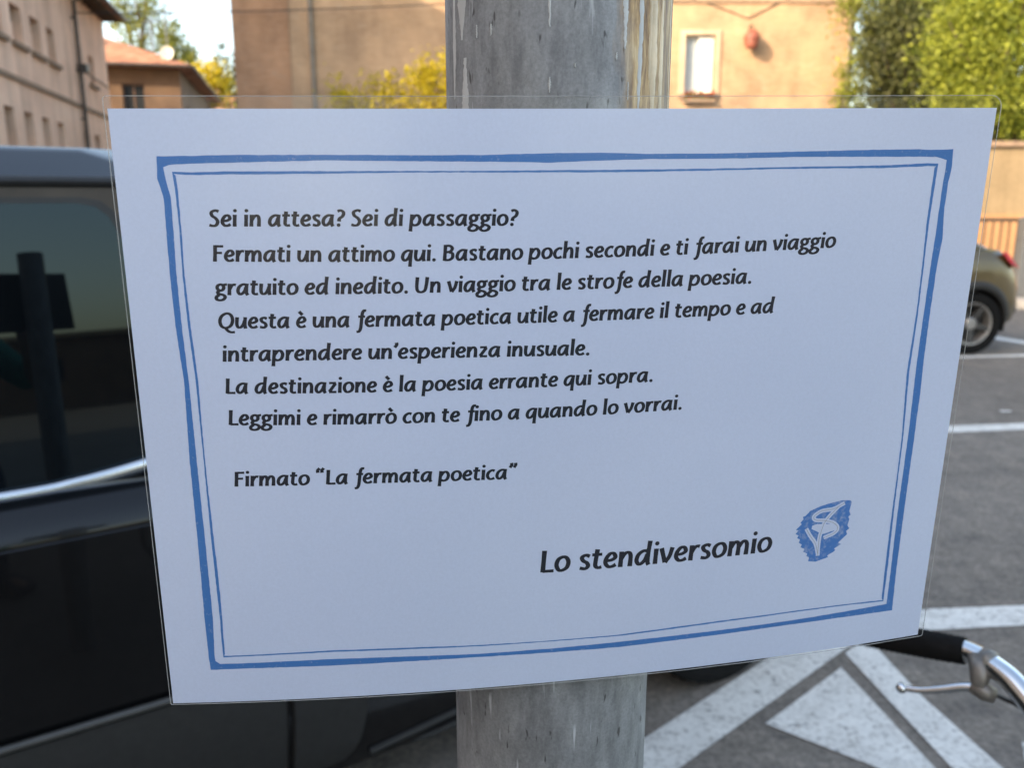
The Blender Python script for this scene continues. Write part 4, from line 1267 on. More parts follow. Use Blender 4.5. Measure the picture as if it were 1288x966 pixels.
MB().hull([L(SD + HD * a + RT * b + Vector((0, 0, c))) for a, b, c in ((.16, .015, .0), (.16, -.015, .0), (.15, .018, .03), (.15, -.018, .03), (-.06, .09, .01), (-.06, -.09, .01), (-.10, .08, .05), (-.10, -.08, .05), (-.02, .08, .045), (-.02, -.08, .045), (-.12, 0, .03))]).build("saddle", M['saddle'], bk, smooth=True, bevel=.01)
for C_ in (FW, RW):
    m = Matrix.Translation(L(C_)) @ Matrix.Rotation(math.atan2(RT.y, RT.x), 4, 'Z') @ Matrix.Rotation(R(90), 4, 'Y')
    wo = MB().lathe([(.318, -.008), (.329, -.016), (.335, 0), (.329, .016), (.318, .008), (.318, -.008)], m, 56).build("wheel", M['rubber'], bk, smooth='full')
    MB().lathe([(.304, -.010), (.319, -.012), (.319, .012), (.304, .010), (.304, -.010)], m, 56).build("rim", M['chrome'], wo, smooth='full')
    sp = MB()
    for i in range(32):
        a = 2 * math.pi * i / 32
        z_ = .03 if i % 2 else -.03
        sp.tube([m @ Vector((.02 * math.cos(a + .8), .02 * math.sin(a + .8), z_)), m @ Vector((.306 * math.cos(a), .306 * math.sin(a), 0))], .001, 4)
    sp.lathe([(0.0, -.05), (.018, -.045), (.018, .045), (0.0, .05)], m, 14)
    sp.build("spokes", M['chrome'], wo)
    g_ = MB()
    V, F = [], []
    for i in range(25):
        a = R(-20) + R(190) * i / 24
        for d_, rr in ((-.028, .348), (-.015, .357), (.015, .357), (.028, .348)):
            v = -HD * (rr * math.cos(a)) + Vector((0, 0, rr * math.sin(a))) + RT * d_
            V.append(L(C_ + v))
    for i in range(24):
        for k in range(3):
            F.append((i * 4 + k, i * 4 + k + 1, i * 4 + k + 5, i * 4 + k + 4))
    g_.add(V, F).build("mudguard", M['bike_paint'], bk, smooth='full')
cr = MB()
for sg in (-1, 1):
    a = RT * (.07 * sg)
    e = BB + a + HD * (.165 * sg) + Vector((0, 0, -.03 * sg))
    cr.tube([L(BB + a), L(e)], .009, 8)
    cr.hull([L(e + RT * (sg * u) + HD * v + Vector((0, 0, z_))) for u in (.01, .10) for v in (-.03, .03) for z_ in (-.01, .012)])
cr.tube([L(BB - RT * .07), L(BB + RT * .07)], .012, 10)
cr.build("crank", M['dark_steel'], bk)
MB().tube([L(BB + HD * -.08 - RT * .06 + Vector((0, 0, -.01))), L(Vector((BB.x, BB.y, .008)) - HD * .05 - RT * .17)], .008, 8).build("kickstand", M['dark_steel'], bk)

# ------------------------------------------------------------------ the printed sheet in its clear pouch
QS = [0.02212, 0.27694, -0.07535, 0.02451, -0.01546, 0.01159, 0.37978, -0.26067, 0.0258, 0.0236]
def sheet_frame():
    cx, cy, cz, yaw, tilt, ro = QS[:6]
    ex = Vector((math.cos(yaw), math.sin(yaw), 0))
    en = Vector((math.sin(yaw), -math.cos(yaw), 0))
    ey = Vector((0, 0, 1)) * math.cos(tilt) + en * math.sin(tilt)
    en = ex.cross(ey)
    a = ex * math.cos(ro) + ey * math.sin(ro)
    b = -ex * math.sin(ro) + ey * math.cos(ro)
    return Vector((cx, cy, cz)) + EYE, a, b, en
SC, SA, SB, SN = sheet_frame()
def sheet(u, v, h=0.0):
    """millimetres on the sheet (u right, v up, h towards the reader) -> world; the sheet bows gently round the pole"""
    s, t = u / 1000, v / 1000
    d = -QS[6] / 2 * (s - QS[7]) ** 2 + QS[8] * s * t * 10 + QS[9] * s * s * t * 100
    return SC + SA * s + SB * t + SN * (d + h / 1000)
SBASE = sheet(0, -105)
sn = thing("laminated_notice", "white laminated notice with a blue hand drawn border and black text, fixed to the pole", "notice", SBASE)
def SL(u, v, h=0.0):
    return sheet(u, v, h) - SBASE

def sheet_grid(u0, u1, v0, v1, nu, nv, h0, h1):
    V, F = [], []
    for h in (h0, h1):
        for j in range(nv + 1):
            for i in range(nu + 1):
                V.append(SL(u0 + (u1 - u0) * i / nu, v0 + (v1 - v0) * j / nv, h))
    n, o = nu + 1, (nu + 1) * (nv + 1)
    for j in range(nv):
        for i in range(nu):
            a = j * n + i
            F.append((a, a + 1, a + n + 1, a + n))
            F.append((o + a, o + a + n, o + a + n + 1, o + a + 1))
    for i in range(nu):
        F.append((i, o + i, o + i + 1, i + 1))
        a = nv * n + i
        F.append((a, a + 1, o + a + 1, o + a))
    for j in range(nv):
        a = j * n
        F.append((a, a + n, o + a + n, o + a))
        a = j * n + nu
        F.append((a, o + a, o + a + n, a + n))
    return MB().add(V, F)
sheet_grid(-148.5, 148.5, -105, 105, 40, 30, -0.08, 0.0).build("paper", M['paper'], sn, smooth=True)

sheet_grid(-147.2, 147.6, -104.2, 103.9, 40, 30, -1.5, -0.2).build("backing_board", M['black_plastic'], sn, smooth=True)

# clear film: rounded outline, a little larger than the paper
def film_outline():
    c = [(-149.4, -105.4, 0.6), (150.7, -105.8, 1.0), (149.9, 109.1, 4.0), (-149.6, 108.8, 1.2)]
    out = []
    cen = [(1, 1), (-1, 1), (-1, -1), (1, -1)]
    for k, (x, y, r_) in enumerate(c):
        sx_, sy_ = cen[k]
        cx_, cy_ = x + sx_ * r_, y + sy_ * r_
        for i in range(7):
            a = math.pi + k * math.pi / 2 + i / 6 * math.pi / 2
            out.append((cx_ + r_ * math.cos(a), cy_ + r_ * math.sin(a)))
    dense = []
    for i, p in enumerate(out):
        q = out[(i + 1) % len(out)]
        n = max(1, int(math.hypot(q[0] - p[0], q[1] - p[1]) / 8))
        dense += [(p[0] + (q[0] - p[0]) * j / n, p[1] + (q[1] - p[1]) * j / n) for j in range(n)]
    return dense
fo = film_outline()
def crinkle(u, v):
    """sealed margin: slightly wavy beyond the paper"""
    e = max(0, abs(v) - 104.5) + max(0, abs(u) - 148.5)
    return 0.05 * min(1, e) * math.sin(u * .31 + 1.3 * math.sin(u * .07)) if e else 0
V, F = [], []
nu, nv = 60, 44
lo, hi = -105.3, 108.7
for j in range(nv + 1):
    v = lo + (hi - lo) * j / nv
    # width of the outline at this height
    xs = []
    for i in range(len(fo)):
        (x0, y0), (x1, y1) = fo[i], fo[(i + 1) % len(fo)]
        if (y0 - v) * (y1 - v) <= 0 and y0 != y1:
            xs.append(x0 + (x1 - x0) * (v - y0) / (y1 - y0))
    a, b = min(xs), max(xs)
    for i in range(nu + 1):
        u = a + (b - a) * i / nu
        V.append(SL(u, v, 0.16 + crinkle(u, v)))
for j in range(nv):
    for i in range(nu):
        k = j * (nu + 1) + i
        F.append((k, k + 1, k + nu + 2, k + nu + 1))
fm = MB().add(V, F).build("plastic_film", M['film'], sn, smooth='full', fix=False, label="clear plastic film over the paper, wider than it at the top")
rim = MB().tube([SL(u, v, 0.10 + crinkle(u, v)) for u, v in fo], 0.00014, 6, closed=True)
rim.build("film_edge", M['film_edge'], fm)

# --- hand drawn border
BORDER={
'outer_out':{'top':[(-135.02, 90.36), (-123.45, 90.45), (-114.5, 90.65), (-82.02, 90.54), (-48.74, 90.24), (-29.8, 90.21), (-8.19, 90.69), (7.74, 90.76), (26.88, 90.27), (49.05, 90.31), (65.87, 90.53), (79.17, 90.75), (105.78, 91.22), (121.43, 91.33), (127.31, 91.06), (134.61, 91.26)],'right':[(134.97, 84.65), (134.35, 80.24), (134.18, 70.43), (135.04, 60.15), (134.25, 51.28), (133.87, 31.0), (133.92, 12.43), (134.18, 3.38), (134.12, -14.51), (133.86, -45.79), (133.83, -73.78), (134.3, -91.29)],'bottom':[(111.71, -91.16), (90.69, -91.36), (57.12, -92.06), (18.71, -92.9), (-6.02, -92.64), (-36.14, -92.13), (-65.64, -92.0), (-89.79, -91.98), (-121.24, -91.66), (-133.57, -91.78)],'left':[(-133.84, -87.6), (-134.03, -71.77), (-133.82, -41.15), (-133.94, -11.8), (-133.24, 16.34), (-134.27, 34.87), (-134.49, 52.61), (-134.3, 64.26), (-134.07, 77.21), (-135.54, 83.48)]},
'outer_in':{'top':[(-133.31, 86.94), (-130.84, 87.8), (-123.66, 88.0), (-114.7, 88.19), (-82.11, 88.8), (-48.8, 88.28), (-29.84, 88.06), (-8.2, 87.62), (7.77, 88.14), (26.92, 88.6), (49.13, 88.55), (65.98, 88.71), (79.3, 89.0), (106.02, 88.88), (121.75, 88.81), (129.39, 88.68), (132.63, 87.59)],'right':[(132.67, 83.52), (132.36, 79.16), (132.16, 66.96), (132.09, 60.2), (131.77, 51.33), (131.38, 31.08), (131.13, 12.55), (131.23, 1.95), (131.43, -14.33), (131.02, -45.53), (131.24, -73.46), (131.27, -87.91)],'bottom':[(111.47, -88.79), (90.55, -89.58), (57.03, -90.23), (18.68, -90.72), (-6.01, -91.0), (-36.12, -90.86), (-65.56, -89.91), (-89.65, -89.36), (-121.08, -89.58), (-129.98, -89.5), (-131.61, -88.32)],'left':[(-131.71, -86.08), (-131.07, -71.88), (-131.23, -41.25), (-131.5, -11.88), (-131.67, 16.3), (-132.2, 34.82), (-132.36, 52.57), (-132.04, 64.22), (-131.83, 77.19), (-132.98, 83.46)]},
'inner':{'top':[(-130.68, 85.56), (-123.9, 85.26), (-114.91, 85.5), (-82.3, 85.37), (-48.37, 85.18), (-29.9, 85.07), (-5.78, 85.11), (21.49, 85.12), (49.27, 85.27), (91.87, 85.78), (109.24, 85.91), (117.97, 86.22), (125.26, 86.55), (129.82, 86.39)],'right':[(129.53, 81.1), (129.38, 75.61), (129.03, 65.88), (129.06, 56.55), (129.15, 31.15), (128.51, 10.19), (129.36, -14.2), (129.34, -41.98), (129.68, -69.71), (129.61, -86.4)],'bottom':[(111.17, -85.89), (90.27, -86.03), (56.88, -86.83), (18.64, -88.22), (-6.01, -88.04), (-36.06, -87.75), (-65.45, -87.02), (-89.5, -86.55), (-123.45, -86.84), (-128.62, -86.92)],'left':[(-128.76, -78.25), (-128.58, -71.97), (-129.11, -41.32), (-129.19, -11.95), (-129.36, 16.23), (-130.22, 34.77), (-130.46, 52.53), (-130.1, 66.76), (-130.28, 79.44)]},
}
def ring(k):
    return [p for s_ in ('top', 'right', 'bottom', 'left') for p in BORDER[k][s_]]
def jag(p, q, step, amp, rs):
    n = max(1, int(math.hypot(q[0] - p[0], q[1] - p[1]) / step))
    return [(p[0] + (q[0] - p[0]) * i / n + (rs.uniform(-amp, amp) if i else 0), p[1] + (q[1] - p[1]) * i / n + (rs.uniform(-amp, amp) if i else 0)) for i in range(n)]
def band(mb, a, b, n, h, seed, closed=True):
    """strip between two wavering outlines, both resampled to n points per side"""
    rs = random.Random(seed)
    V, F = [], []
    for k in range(n):
        for P_ in (a, b):
            p = P_[k]
            V.append(SL(p[0] + rs.uniform(-.06, .06), p[1] + rs.uniform(-.06, .06), h))
    m = n if closed else n - 1
    for k in range(m):
        l = (k + 1) % n
        F.append((2 * k, 2 * l, 2 * l + 1, 2 * k + 1))
    mb.add(V, F)
def resample(P_, n):
    P_ = [np.array(p) for p in P_]
    d = [0]
    for p, q in zip(P_, P_[1:]):
        d.append(d[-1] + float(np.linalg.norm(q - p)))
    d = np.array(d)
    t = np.linspace(0, d[-1], n)
    return list(zip(np.interp(t, d, [p[0] for p in P_]), np.interp(t, d, [p[1] for p in P_])))
def sides(k, n):
    """four sides, each resampled, chained so that both outlines share their corners"""
    B = BORDER[k]
    order = ('top', 'right', 'bottom', 'left')
    out = []
    for i, s_ in enumerate(order):
        nxt = B[order[(i + 1) % 4]][0]
        chain = ([B[order[i - 1]][-1]] if i and False else []) + B[s_]
        start = B[s_][0] if i == 0 else B[order[i - 1]][-1]
        chain = ([start] if i else []) + B[s_] + ([nxt] if i == 3 else [])
        r_ = resample(chain, n)
        out += r_[:-1]
    return out
mb = MB()
A_, B_ = sides('outer_out', 130), sides('outer_in', 130)
band(mb, A_, B_, len(A_), 0.03, 3)
mb.build("border_band", M['blue_ink'], sn, fix=False)
I_ = sides('inner', 130)
wv = []
rs = random.Random(5)
ph = 0
n = len(I_)
inn = []
for k in range(n):
    p, q = np.array(I_[k - 1]), np.array(I_[(k + 1) % n])
    d = (q - p) / (np.linalg.norm(q - p) + 1e-9)
    nn = np.array([d[1], -d[0]])                       # towards the middle (clockwise ring)
    side_ = k * 4 // n
    w_ = (0.72, 0.86, 0.55, 0.80)[side_] * (1 + 0.22 * math.sin(k * .11) + 0.15 * math.sin(k * .047 + 2))
    inn.append(tuple(np.array(I_[k]) + nn * w_))
mb = MB()
band(mb, I_, inn, n, 0.03, 4)
mb.build("border_line", M['blue_ink'], sn, fix=False)

# --- lettering: a humanist italic drawn as pen strokes (x-height 1)
E_ = [(.15, .47), (.50, .50), (.72, .66), (.62, .90), (.40, .89), (.19, .62), (.15, .32), (.32, .09), (.56, .09), (.76, .19)]
O_ = [(.50, .91), (.24, .76), (.14, .42), (.27, .11), (.49, .08), (.74, .24), (.83, .57), (.72, .84), (.50, .91)]
A_B = [(.80, .88), (.54, .91), (.25, .70), (.14, .34), (.27, .09), (.46, .13), (.66, .36), (.79, .68)]
GL = {
 'a': (1.06, [A_B, [(.85, .99), (.80, .55), (.80, .18), (.88, -.01)]]),
 'c': (.80, [[(.74, .83), (.54, .91), (.25, .72), (.14, .38), (.29, .10), (.52, .08), (.72, .17)]]),
 'd': (1.08, [A_B, [(.92, 1.52), (.83, .75), (.81, .18), (.88, -.01)]]),
 'e': (.87, [E_]),
 'f': (.70, [[(.86, 1.42), (.68, 1.43), (.54, 1.18), (.46, .55), (.38, -.10), (.24, -.38), (.04, -.42)], [(.20, .91), (.76, .91)]]),
 'g': (.92, [[(.46, .92), (.22, .80), (.19, .56), (.40, .40), (.62, .50), (.67, .76), (.46, .92)], [(.60, .86), (.78, .90), (.94, .93)], [(.33, .42), (.20, .24), (.30, .11), (.58, .04), (.75, -.12), (.64, -.34), (.36, -.43), (.11, -.35), (.08, -.16), (.30, .05)]]),
 'h': (.98, [[(.26, 1.52), (.16, 0)], [(.20, .52), (.42, .83), (.64, .89), (.76, .66), (.73, 0)]]),
 'i': (.42, [[(.23, .98), (.18, 0)], ('dot', .26, 1.31, .135)]),
 'l': (.43, [[(.27, 1.52), (.18, .0)]]),
 'm': (1.44, [[(.22, .98), (.16, 0)], [(.20, .52), (.40, .83), (.58, .89), (.69, .66), (.66, 0)], [(.69, .52), (.90, .83), (1.08, .89), (1.21, .66), (1.18, 0)]]),
 'n': (.98, [[(.22, .98), (.16, 0)], [(.20, .52), (.42, .83), (.64, .89), (.76, .66), (.73, 0)]]),
 'o': (.97, [O_]),
 'p': (1.02, [[(.22, .98), (.14, .2), (.08, -.46)], [(.20, .55), (.44, .84), (.68, .88), (.84, .58), (.72, .20), (.46, .06), (.18, .13)]]),
 'q': (1.02, [A_B, [(.85, .99), (.78, .3), (.72, -.46)]]),
 'r': (.70, [[(.22, .98), (.16, 0)], [(.20, .50), (.38, .80), (.56, .90), (.70, .86)]]),
 's': (.75, [[(.66, .83), (.44, .92), (.21, .80), (.28, .58), (.50, .43), (.57, .22), (.40, .07), (.09, .13)]]),
 't': (.70, [[(.36, 1.24), (.27, .55), (.26, .20), (.42, .07), (.62, .11)], [(.05, .91), (.64, .91)]]),
 'u': (1.01, [[(.21, .98), (.16, .40), (.25, .12), (.46, .11), (.66, .34), (.79, .66)], [(.84, .98), (.79, .35), (.83, -.01)]]),
 'v': (.88, [[(.12, .98), (.36, .05)], [(.37, .04), (.62, .42), (.78, .98)]]),
 'z': (.80, [[(.14, .90), (.70, .90)], [(.66, .87), (.15, .12)], [(.12, .09), (.72, .09)]]),
 'S': (.90, [[(.80, 1.24), (.56, 1.33), (.26, 1.18), (.30, .90), (.56, .68), (.70, .40), (.56, .12), (.32, .06), (.06, .14)]]),
 'F': (.86, [[(.25, 1.37), (.17, 0)], [(.24, 1.28), (.86, 1.28)], [(.22, .73), (.74, .73)]]),
 'B': (1.04, [[(.25, 1.37), (.17, 0)], [(.24, 1.28), (.60, 1.28), (.79, 1.06), (.62, .80), (.24, .74)], [(.55, .75), (.80, .62), (.80, .28), (.54, .08), (.18, .08)]]),
 'U': (1.20, [[(.24, 1.37), (.18, .55), (.27, .16), (.55, .07), (.83, .24), (.95, .72), (1.03, 1.37)]]),
 'Q': (1.32, [[(.74, 1.31), (.34, 1.10), (.16, .66), (.28, .20), (.62, .06), (1.00, .26), (1.16, .72), (1.05, 1.15), (.74, 1.31)], [(.60, .04), (.76, -.20), (1.02, -.32), (1.30, -.30)]]),
 'L': (.82, [[(.25, 1.37), (.17, .02)], [(.16, .08), (.80, .08)]]),
 '?': (.74, [[(.20, 1.24), (.44, 1.32), (.66, 1.14), (.58, .84), (.34, .64), (.29, .40)], ('dot', .26, .10, .14)]),
 '.': (.44, [('dot', .20, .10, .14)]),
 '\u2019': (.38, [[(.28, 1.44), (.30, 1.26), (.14, 1.02)]]),
 '\u201c': (.82, [[(.36, 1.54), (.20, 1.34), (.21, 1.12)], [(.70, 1.54), (.54, 1.34), (.55, 1.12)]]),
 '\u201d': (.80, [[(.30, 1.54), (.32, 1.34), (.17, 1.10)], [(.64, 1.54), (.66, 1.34), (.51, 1.10)]]),
 ' ': (.44, []),
}
GL['\u00e8'] = (GL['e'][0], GL['e'][1] + [[(.28, 1.42), (.54, 1.12)]])
GL['\u00f2'] = (GL['o'][0], GL['o'][1] + [[(.32, 1.42), (.58, 1.12)]])
SLANT = 0.03
cnt = [0]
def glyph(mb, strokes, place, weight=1.0):
    """place maps glyph units to sheet millimetres"""
    for s_ in strokes:
        cnt[0] += 1
        h = 0.03 + 0.004 * (cnt[0] % 7)
        if s_[0] == 'dot':
            _, x, y, r_ = s_
            V = [SL(*place(x + r_ * weight * math.cos(a), y + r_ * weight * math.sin(a)), h) for a in np.linspace(0, 2 * math.pi, 14, endpoint=False)]
            mb.add(V, [tuple(range(14))])
            continue
        closed = s_[0] == s_[-1]
        P_ = catmull(s_[:-1] if closed else s_, 6 if len(s_) > 2 else 2, closed)
        n = len(P_)
        V, F = [], []
        for i, p in enumerate(P_):
            a = P_[(i - 1) % n] if (closed or i) else p
            b = P_[(i + 1) % n] if (closed or i < n - 1) else p
            d = (b - a) / (np.linalg.norm(b - a) + 1e-9)
            nn = np.array([-d[1], d[0]])
            # broad pen held at a slant: upright strokes heavy, level strokes lighter
            w_ = (0.178 + 0.085 * abs(d[1]) ** 1.3) * weight
            if not closed:
                e = min(i, n - 1 - i) / (n - 1)
                w_ *= 1.0 + 0.10 * max(0, 1 - e * 6)
            for sg in (-.5, .5):
                q = p + nn * w_ * sg
                V.append(SL(*place(q[0], q[1]), h))
        for i in range(n if closed else n - 1):
            j = (i + 1) % n
            F.append((2 * i, 2 * i + 1, 2 * j + 1, 2 * j))
        mb.add(V, F)

LINES = [
('Sei in attesa? Sei di passaggio?', [(-120.24, 67.93), (-19.83, 66.91)]) ,
('Fermati un attimo qui. Bastano pochi secondi e ti farai un viaggio', [(-119.89, 56.55), (-17.09, 55.51), (44.78, 56.19), (93.86, 57.71)]) ,
('gratuito ed inedito. Un viaggio tra le strofe della poesia.', [(-119.98, 45.4), (-55.01, 44.77), (-0.26, 44.8), (63.71, 45.51)]) ,
('Questa è una fermata poetica utile a fermare il tempo e ad', [(-119.94, 34.18), (-60.81, 33.47), (-5.85, 33.55), (72.5, 34.69)]) ,
('intraprendere un’esperienza inusuale.', [(-119.52, 22.83), (5.5, 21.47)]) ,
('La destinazione è la poesia errante qui sopra.', [(-119.39, 11.67), (-34.06, 10.42), (28.64, 11.0)]) ,
('Leggimi e rimarrò con te fino a quando lo vorrai.', [(-119.26, 0.58), (-17.33, -0.89), (39.75, 0.19)]) ,
('Firmato “La fermata poetica”', [(-119.03, -21.64), (-21.05, -23.04)]) ,
('Lo stendiversomio', [(-11.49, -59.98), (30.51, -59.8), (77.27, -58.68)]) ,
]
for i, (txt, base) in enumerate(LINES):
    xh = 3.92 if i < 8 else 6.3
    wt = 1.07 if i < 8 else 1.0
    x0, x1 = base[0][0], base[-1][0]
    total = sum(GL[c][0] for c in txt) - .30
    kx = (x1 - x0) / total
    bx_ = [p[0] for p in base]
    by_ = [p[1] for p in base]
    if len(base) > 2:
        cf = np.polyfit(bx_, by_, 2)
    else:
        cf = np.polyfit(bx_, by_, 1)
    mb = MB()
    adv = -.12
    for c in txt:
        w_, st_ = GL[c]
        def place(x, y, adv=adv):
            u = x0 + (adv + x) * kx + y * SLANT * xh
            return u, float(np.polyval(cf, u)) + y * xh
        glyph(mb, st_, place, wt)
        adv += w_
    mb.build("text_line", M['black_ink'], sn, fix=False)

# --- small blue leaf-shaped emblem with a white monogram
EM= [(109.95, -40.09), (106.47, -39.8), (100.48, -40.81), (97.16, -41.67), (93.14, -43.21), (92.64, -43.92), (91.42, -45.13), (90.39, -45.42), (90.77, -46.39), (89.57, -47.79), (90.18, -48.41), (87.9, -50.58), (89.06, -50.95), (87.85, -52.36), (89.22, -53.05), (88.66, -54.14), (89.93, -54.82), (89.46, -56.11), (90.86, -57.01), (90.38, -58.11), (92.16, -59.05), (91.68, -60.15), (93.48, -61.1), (93.19, -62.23), (94.38, -62.74), (94.14, -64.45), (97.26, -64.97), (102.57, -63.58), (102.1, -62.76), (104.71, -61.47), (105.42, -60.76), (104.77, -60.11), (107.73, -58.47), (106.3, -57.75), (109.86, -54.42), (109.33, -53.02), (110.58, -51.98), (109.68, -50.74), (110.19, -48.1), (109.68, -46.91), (110.57, -46.23), (109.83, -44.63), (110.53, -40.9)]
MONO= [[(107.55, -41.03), (102.97, -43.09), (98.08, -43.62), (95.04, -45.62), (95.93, -47.21), (99.59, -47.72), (103.53, -49.03), (105.46, -51.12), (104.32, -53.31), (99.86, -55.0)], [(105.17, -42.15), (101.7, -45.82), (99.67, -48.68), (98.79, -51.64), (98.1, -54.64), (97.93, -58.46), (98.02, -62.53)], [(92.23, -50.48), (93.99, -53.49), (96.59, -57.18), (98.04, -61.95)]]
em = MB().add([SL(u, v, .03) for u, v in EM], [tuple(range(len(EM)))])
emo = em.build("emblem", M['pencil_blue'], sn, fix=False)
for hgt, w_, mt, nm in ((.045, 1.62, M['paper'], "monogram"), (.075, .17, M['grey_ink'], "monogram_outline")):
    mo = MB()
    for si, s_ in enumerate(MONO):
        P_ = catmull(s_, 6)
        V, F = [], []
        n = len(P_)
        for i, p in enumerate(P_):
            d = P_[min(n - 1, i + 1)] - P_[max(0, i - 1)]
            d = d / (np.linalg.norm(d) + 1e-9)
            nn = np.array([-d[1], d[0]])
            for sg in (-.5, .5):
                q = p + nn * sg * w_
                V.append(SL(q[0], q[1], hgt + si * .006))
        mo.add(V, [(2 * i, 2 * i + 1, 2 * i + 3, 2 * i + 2) for i in range(n - 1)])
    mo.build(nm, mt, emo, fix=False)

# ------------------------------------------------------------------ the photographer, standing behind the camera: mirrored in the car window, shades the sheet a little
M['skin'] = plain("skin", (0.42, 0.24, 0.16), 0.55, var=0.08, scale=14)
M['teal_shirt'] = plain("teal_shirt_cotton", (0.03, 0.26, 0.19), 0.9, var=0.12, scale=16, bmp=0.3)
M['jeans'] = plain("dark_jeans", (0.035, 0.045, 0.07), 0.9, var=0.2, scale=20, bmp=0.3)
M['hair'] = plain("dark_hair", (0.025, 0.018, 0.013), 0.6, var=0.3, scale=60)
pr = thing("person", "person in teal shirt and dark jeans holding up a camera, mirrored in the car window", "person", (0.09, -0.40, 0))
def skinned(name, mat, chains, parent, voxel=0.0065):
    """one continuous surface: tapered limbs laid along a branching skeleton, fused and smoothed into a single skin"""
    mb = MB()
    for ch in chains:
        P = [Vector(c[:3]) for c in ch]
        rr = [c[3] if isinstance(c[3], tuple) else (c[3], c[3]) for c in ch]
        Q = catmull([(*p, *r) for p, r in zip(P, rr)], 5) if len(P) > 2 else [np.array((*p, *r)) for p, r in zip(P, rr)]
        V, F = [], []
        n = len(Q)
        seg = 16
        for i, q in enumerate(Q):
            d = Vector(Q[min(n - 1, i + 1)][:3] - Q[max(0, i - 1)][:3]).normalized()
            sx_ = Vector((1, 0, 0)) - d * d.x
            sx_ = sx_.normalized() if sx_.length > .2 else Vector((0, 0, 1)).cross(d).normalized()
            sy_ = d.cross(sx_)
            for k in range(seg):
                t = 2 * math.pi * k / seg
                V.append(Vector(q[:3]) + sx_ * math.cos(t) * abs(q[3]) + sy_ * math.sin(t) * abs(q[4]))
        for i in range(n - 1):
            for k in range(seg):
                l = (k + 1) % seg
                F.append((i * seg + k, i * seg + l, (i + 1) * seg + l, (i + 1) * seg + k))
        F.append(tuple(range(seg))[::-1])
        F.append(tuple((n - 1) * seg + k for k in range(seg)))
        mb.add(V, F)
        for q in (Q[0], Q[-1]):
            r = min(abs(q[3]), abs(q[4]))
            mb.lathe([(0.0003, -r)] + [(r * math.cos(t), r * math.sin(t)) for t in np.linspace(-1.4, 1.4, 8)] + [(0.0003, r)], Matrix.Translation(Vector(q[:3])), 14)
    o = mb.build(name, mat, parent)
    rm = o.modifiers.new("fuse", 'REMESH')
    rm.mode = 'VOXEL'
    rm.voxel_size = voxel
    sm = o.modifiers.new("smooth", 'SMOOTH')
    sm.factor = 0.5
    sm.iterations = 4
    bpy.context.view_layer.update()
    dg = bpy.context.evaluated_depsgraph_get()
    new = bpy.data.meshes.new_from_object(o.evaluated_get(dg))
    o.modifiers.clear()
    o.data = new
    new.materials.clear()
    new.materials.append(mat)
    new.shade_smooth()
    return o
PEL, CH, NK = (0, 0, .95, (.15, .11)), (0, -.01, 1.28, (.16, .11)), (0, -.01, 1.45, .060)
body = [[PEL, (0, -.005, 1.10, (.13, .10)), CH, (0, -.01, 1.39, (.11, .09)), NK, (0, .015, 1.53, .058), (0, .03, 1.60, (.075, .092)), (0, .03, 1.68, (.072, .088)), (0, .02, 1.735, .045)]]
legs, arms, sleeves = [], [], []
for s_ in (-1, 1):
    leg = [PEL, (s_ * .095, 0, .86, .088), (s_ * .10, .01, .50, .058), (s_ * .105, -.01, .30, .054), (s_ * .11, -.015, .09, .040), (s_ * .115, .05, .045, .038), (s_ * .12, .14, .03, .030)]
    body.append([PEL] + leg[1:])
    legs.append([PEL] + [(x, y, z, (r if isinstance(r, float) else r[0]) + .012) for x, y, z, r in leg[1:5]])
    arm = [(0, -.01, 1.39, (.11, .09)), (s_ * .17, -.01, 1.40, .058), (s_ * .28, .03, 1.29, .045), (s_ * .34, .08, 1.22, .041), (s_ * .23, .24, 1.38, .036), (s_ * .105, .335, 1.53, .026), (s_ * .085, .35, 1.555, .030)]
    body.append(arm)
    sleeves.append([(0, -.01, 1.39, (.125, .105)), (s_ * .17, -.01, 1.40, .072), (s_ * .28, .03, 1.29, .064), (s_ * .325, .066, 1.24, .062)])
    # hand: four fingers round the camera, thumb behind it
    for k, (dz, ln) in enumerate(((.030, .85), (.012, 1.0), (-.006, .95), (-.022, .75))):
        body.append([(s_ * .085, .35, 1.555, .030), (s_ * .080, .368, 1.558 + dz, .0095), (s_ * .066, .386, 1.560 + dz, .0088), (s_ * (.066 - .020 * ln), .389, 1.562 + dz, .0076)])
    body.append([(s_ * .085, .35, 1.555, .030), (s_ * .066, .345, 1.552, .0105), (s_ * .045, .346, 1.556, .0090)])
bo = skinned("body", M['skin'], body, pr)
skinned("trousers", M['jeans'], [[(0, 0, .97, (.165, .125)), (0, 0, .90, (.16, .12)), (s_ * .095, 0, .80, .10), (s_ * .10, .01, .50, .072), (s_ * .11, -.015, .10, .062)] for s_ in (-1, 1)], pr, .012)
skinned("shirt", M['teal_shirt'], [[(0, 0, .92, (.172, .13)), (0, -.005, 1.10, (.15, .12)), (0, -.01, 1.28, (.178, .128)), (0, -.01, 1.39, (.125, .105)), (0, -.01, 1.43, .075)]] + sleeves, pr, .012)
hm = MB()
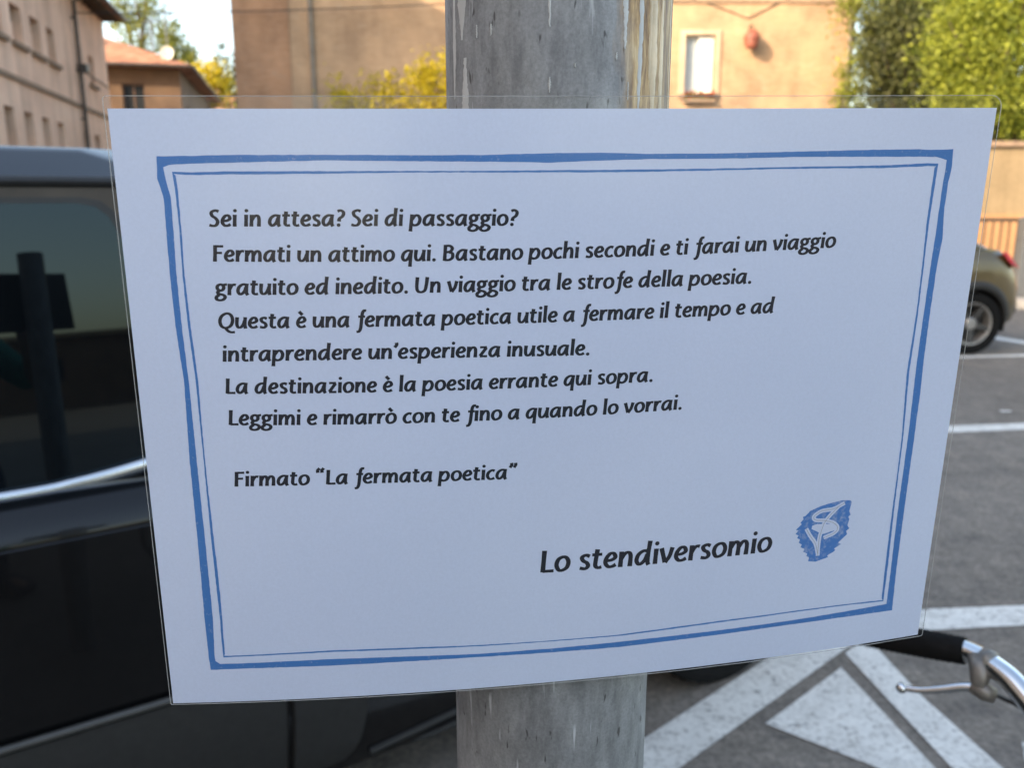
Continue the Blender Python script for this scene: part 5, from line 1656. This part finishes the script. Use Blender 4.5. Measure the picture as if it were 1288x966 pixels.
for i in range(9):
    for k in range(20):
        a, b = 2 * math.pi * k / 20, R(-5) + R(95) * i / 8
        hm.v.append((.086 * math.cos(a) * math.cos(b), .012 + .104 * math.sin(a) * math.cos(b), 1.648 + .108 * math.sin(b) + (.03 if math.sin(a) > .3 and i < 3 else 0)))
for i in range(8):
    for k in range(20):
        l = (k + 1) % 20
        hm.f.append((i * 20 + k, i * 20 + l, (i + 1) * 20 + l, (i + 1) * 20 + k))
hm.build("hair", M['hair'], pr, smooth='full')
fm_ = MB()
for s_ in (-1, 1):
    fm_.lathe([(0.0002, -.010)] + [(.010 * math.cos(a), .010 * math.sin(a)) for a in np.linspace(-1.2, 1.2, 7)] + [(0.0002, .010)], Matrix.Translation((s_ * .032, .108, 1.635)), 12)
fm_.build("eyes", M['white_frame'], pr, smooth='full')
MB().hull([(-.014, .112, 1.60), (.014, .112, 1.60), (0, .142, 1.603), (0, .118, 1.645), (-.006, .11, 1.64), (.006, .11, 1.64)]).build("nose", M['skin'], pr, smooth=True)
MB().tube([(-.024, .108, 1.572), (0, .116, 1.570), (.024, .108, 1.572)], .005, 8).build("mouth", M['terracotta'], pr, smooth='full')
for s_ in (-1, 1):
    MB().hull([(s_ * .078, .02, 1.60), (s_ * .080, .02, 1.65), (s_ * .094, .0, 1.655), (s_ * .092, .0, 1.61), (s_ * .082, -.012, 1.63)]).build("ear", M['skin'], pr, smooth=True)
    MB().hull([(s_ * .115 + dx, dy, dz) for dx in (-.045, .045) for dy, dz in ((-.09, 0), (.17, 0), (.19, .03), (-.09, .08), (.05, .085))]).build("shoe", M['black_plastic'], pr, smooth=True, bevel=.012)
cmr = thing("compact_camera", "small black compact camera held up in both hands", "camera", (0.09, -0.043, 1.548))
MB().box((-.048, -.011, 0), (.048, .011, .058)).build("camera_body", M['black_plastic'], cmr, bevel=.004)
MB().box((-.036, -.0135, .008), (.030, -.0112, .052)).build("screen", M['house_glass'], cmr)
MB().tube([(.028, 0, .0575), (.028, 0, .062)], .006, 14).build("shutter_button", M['chrome'], cmr, smooth=True)
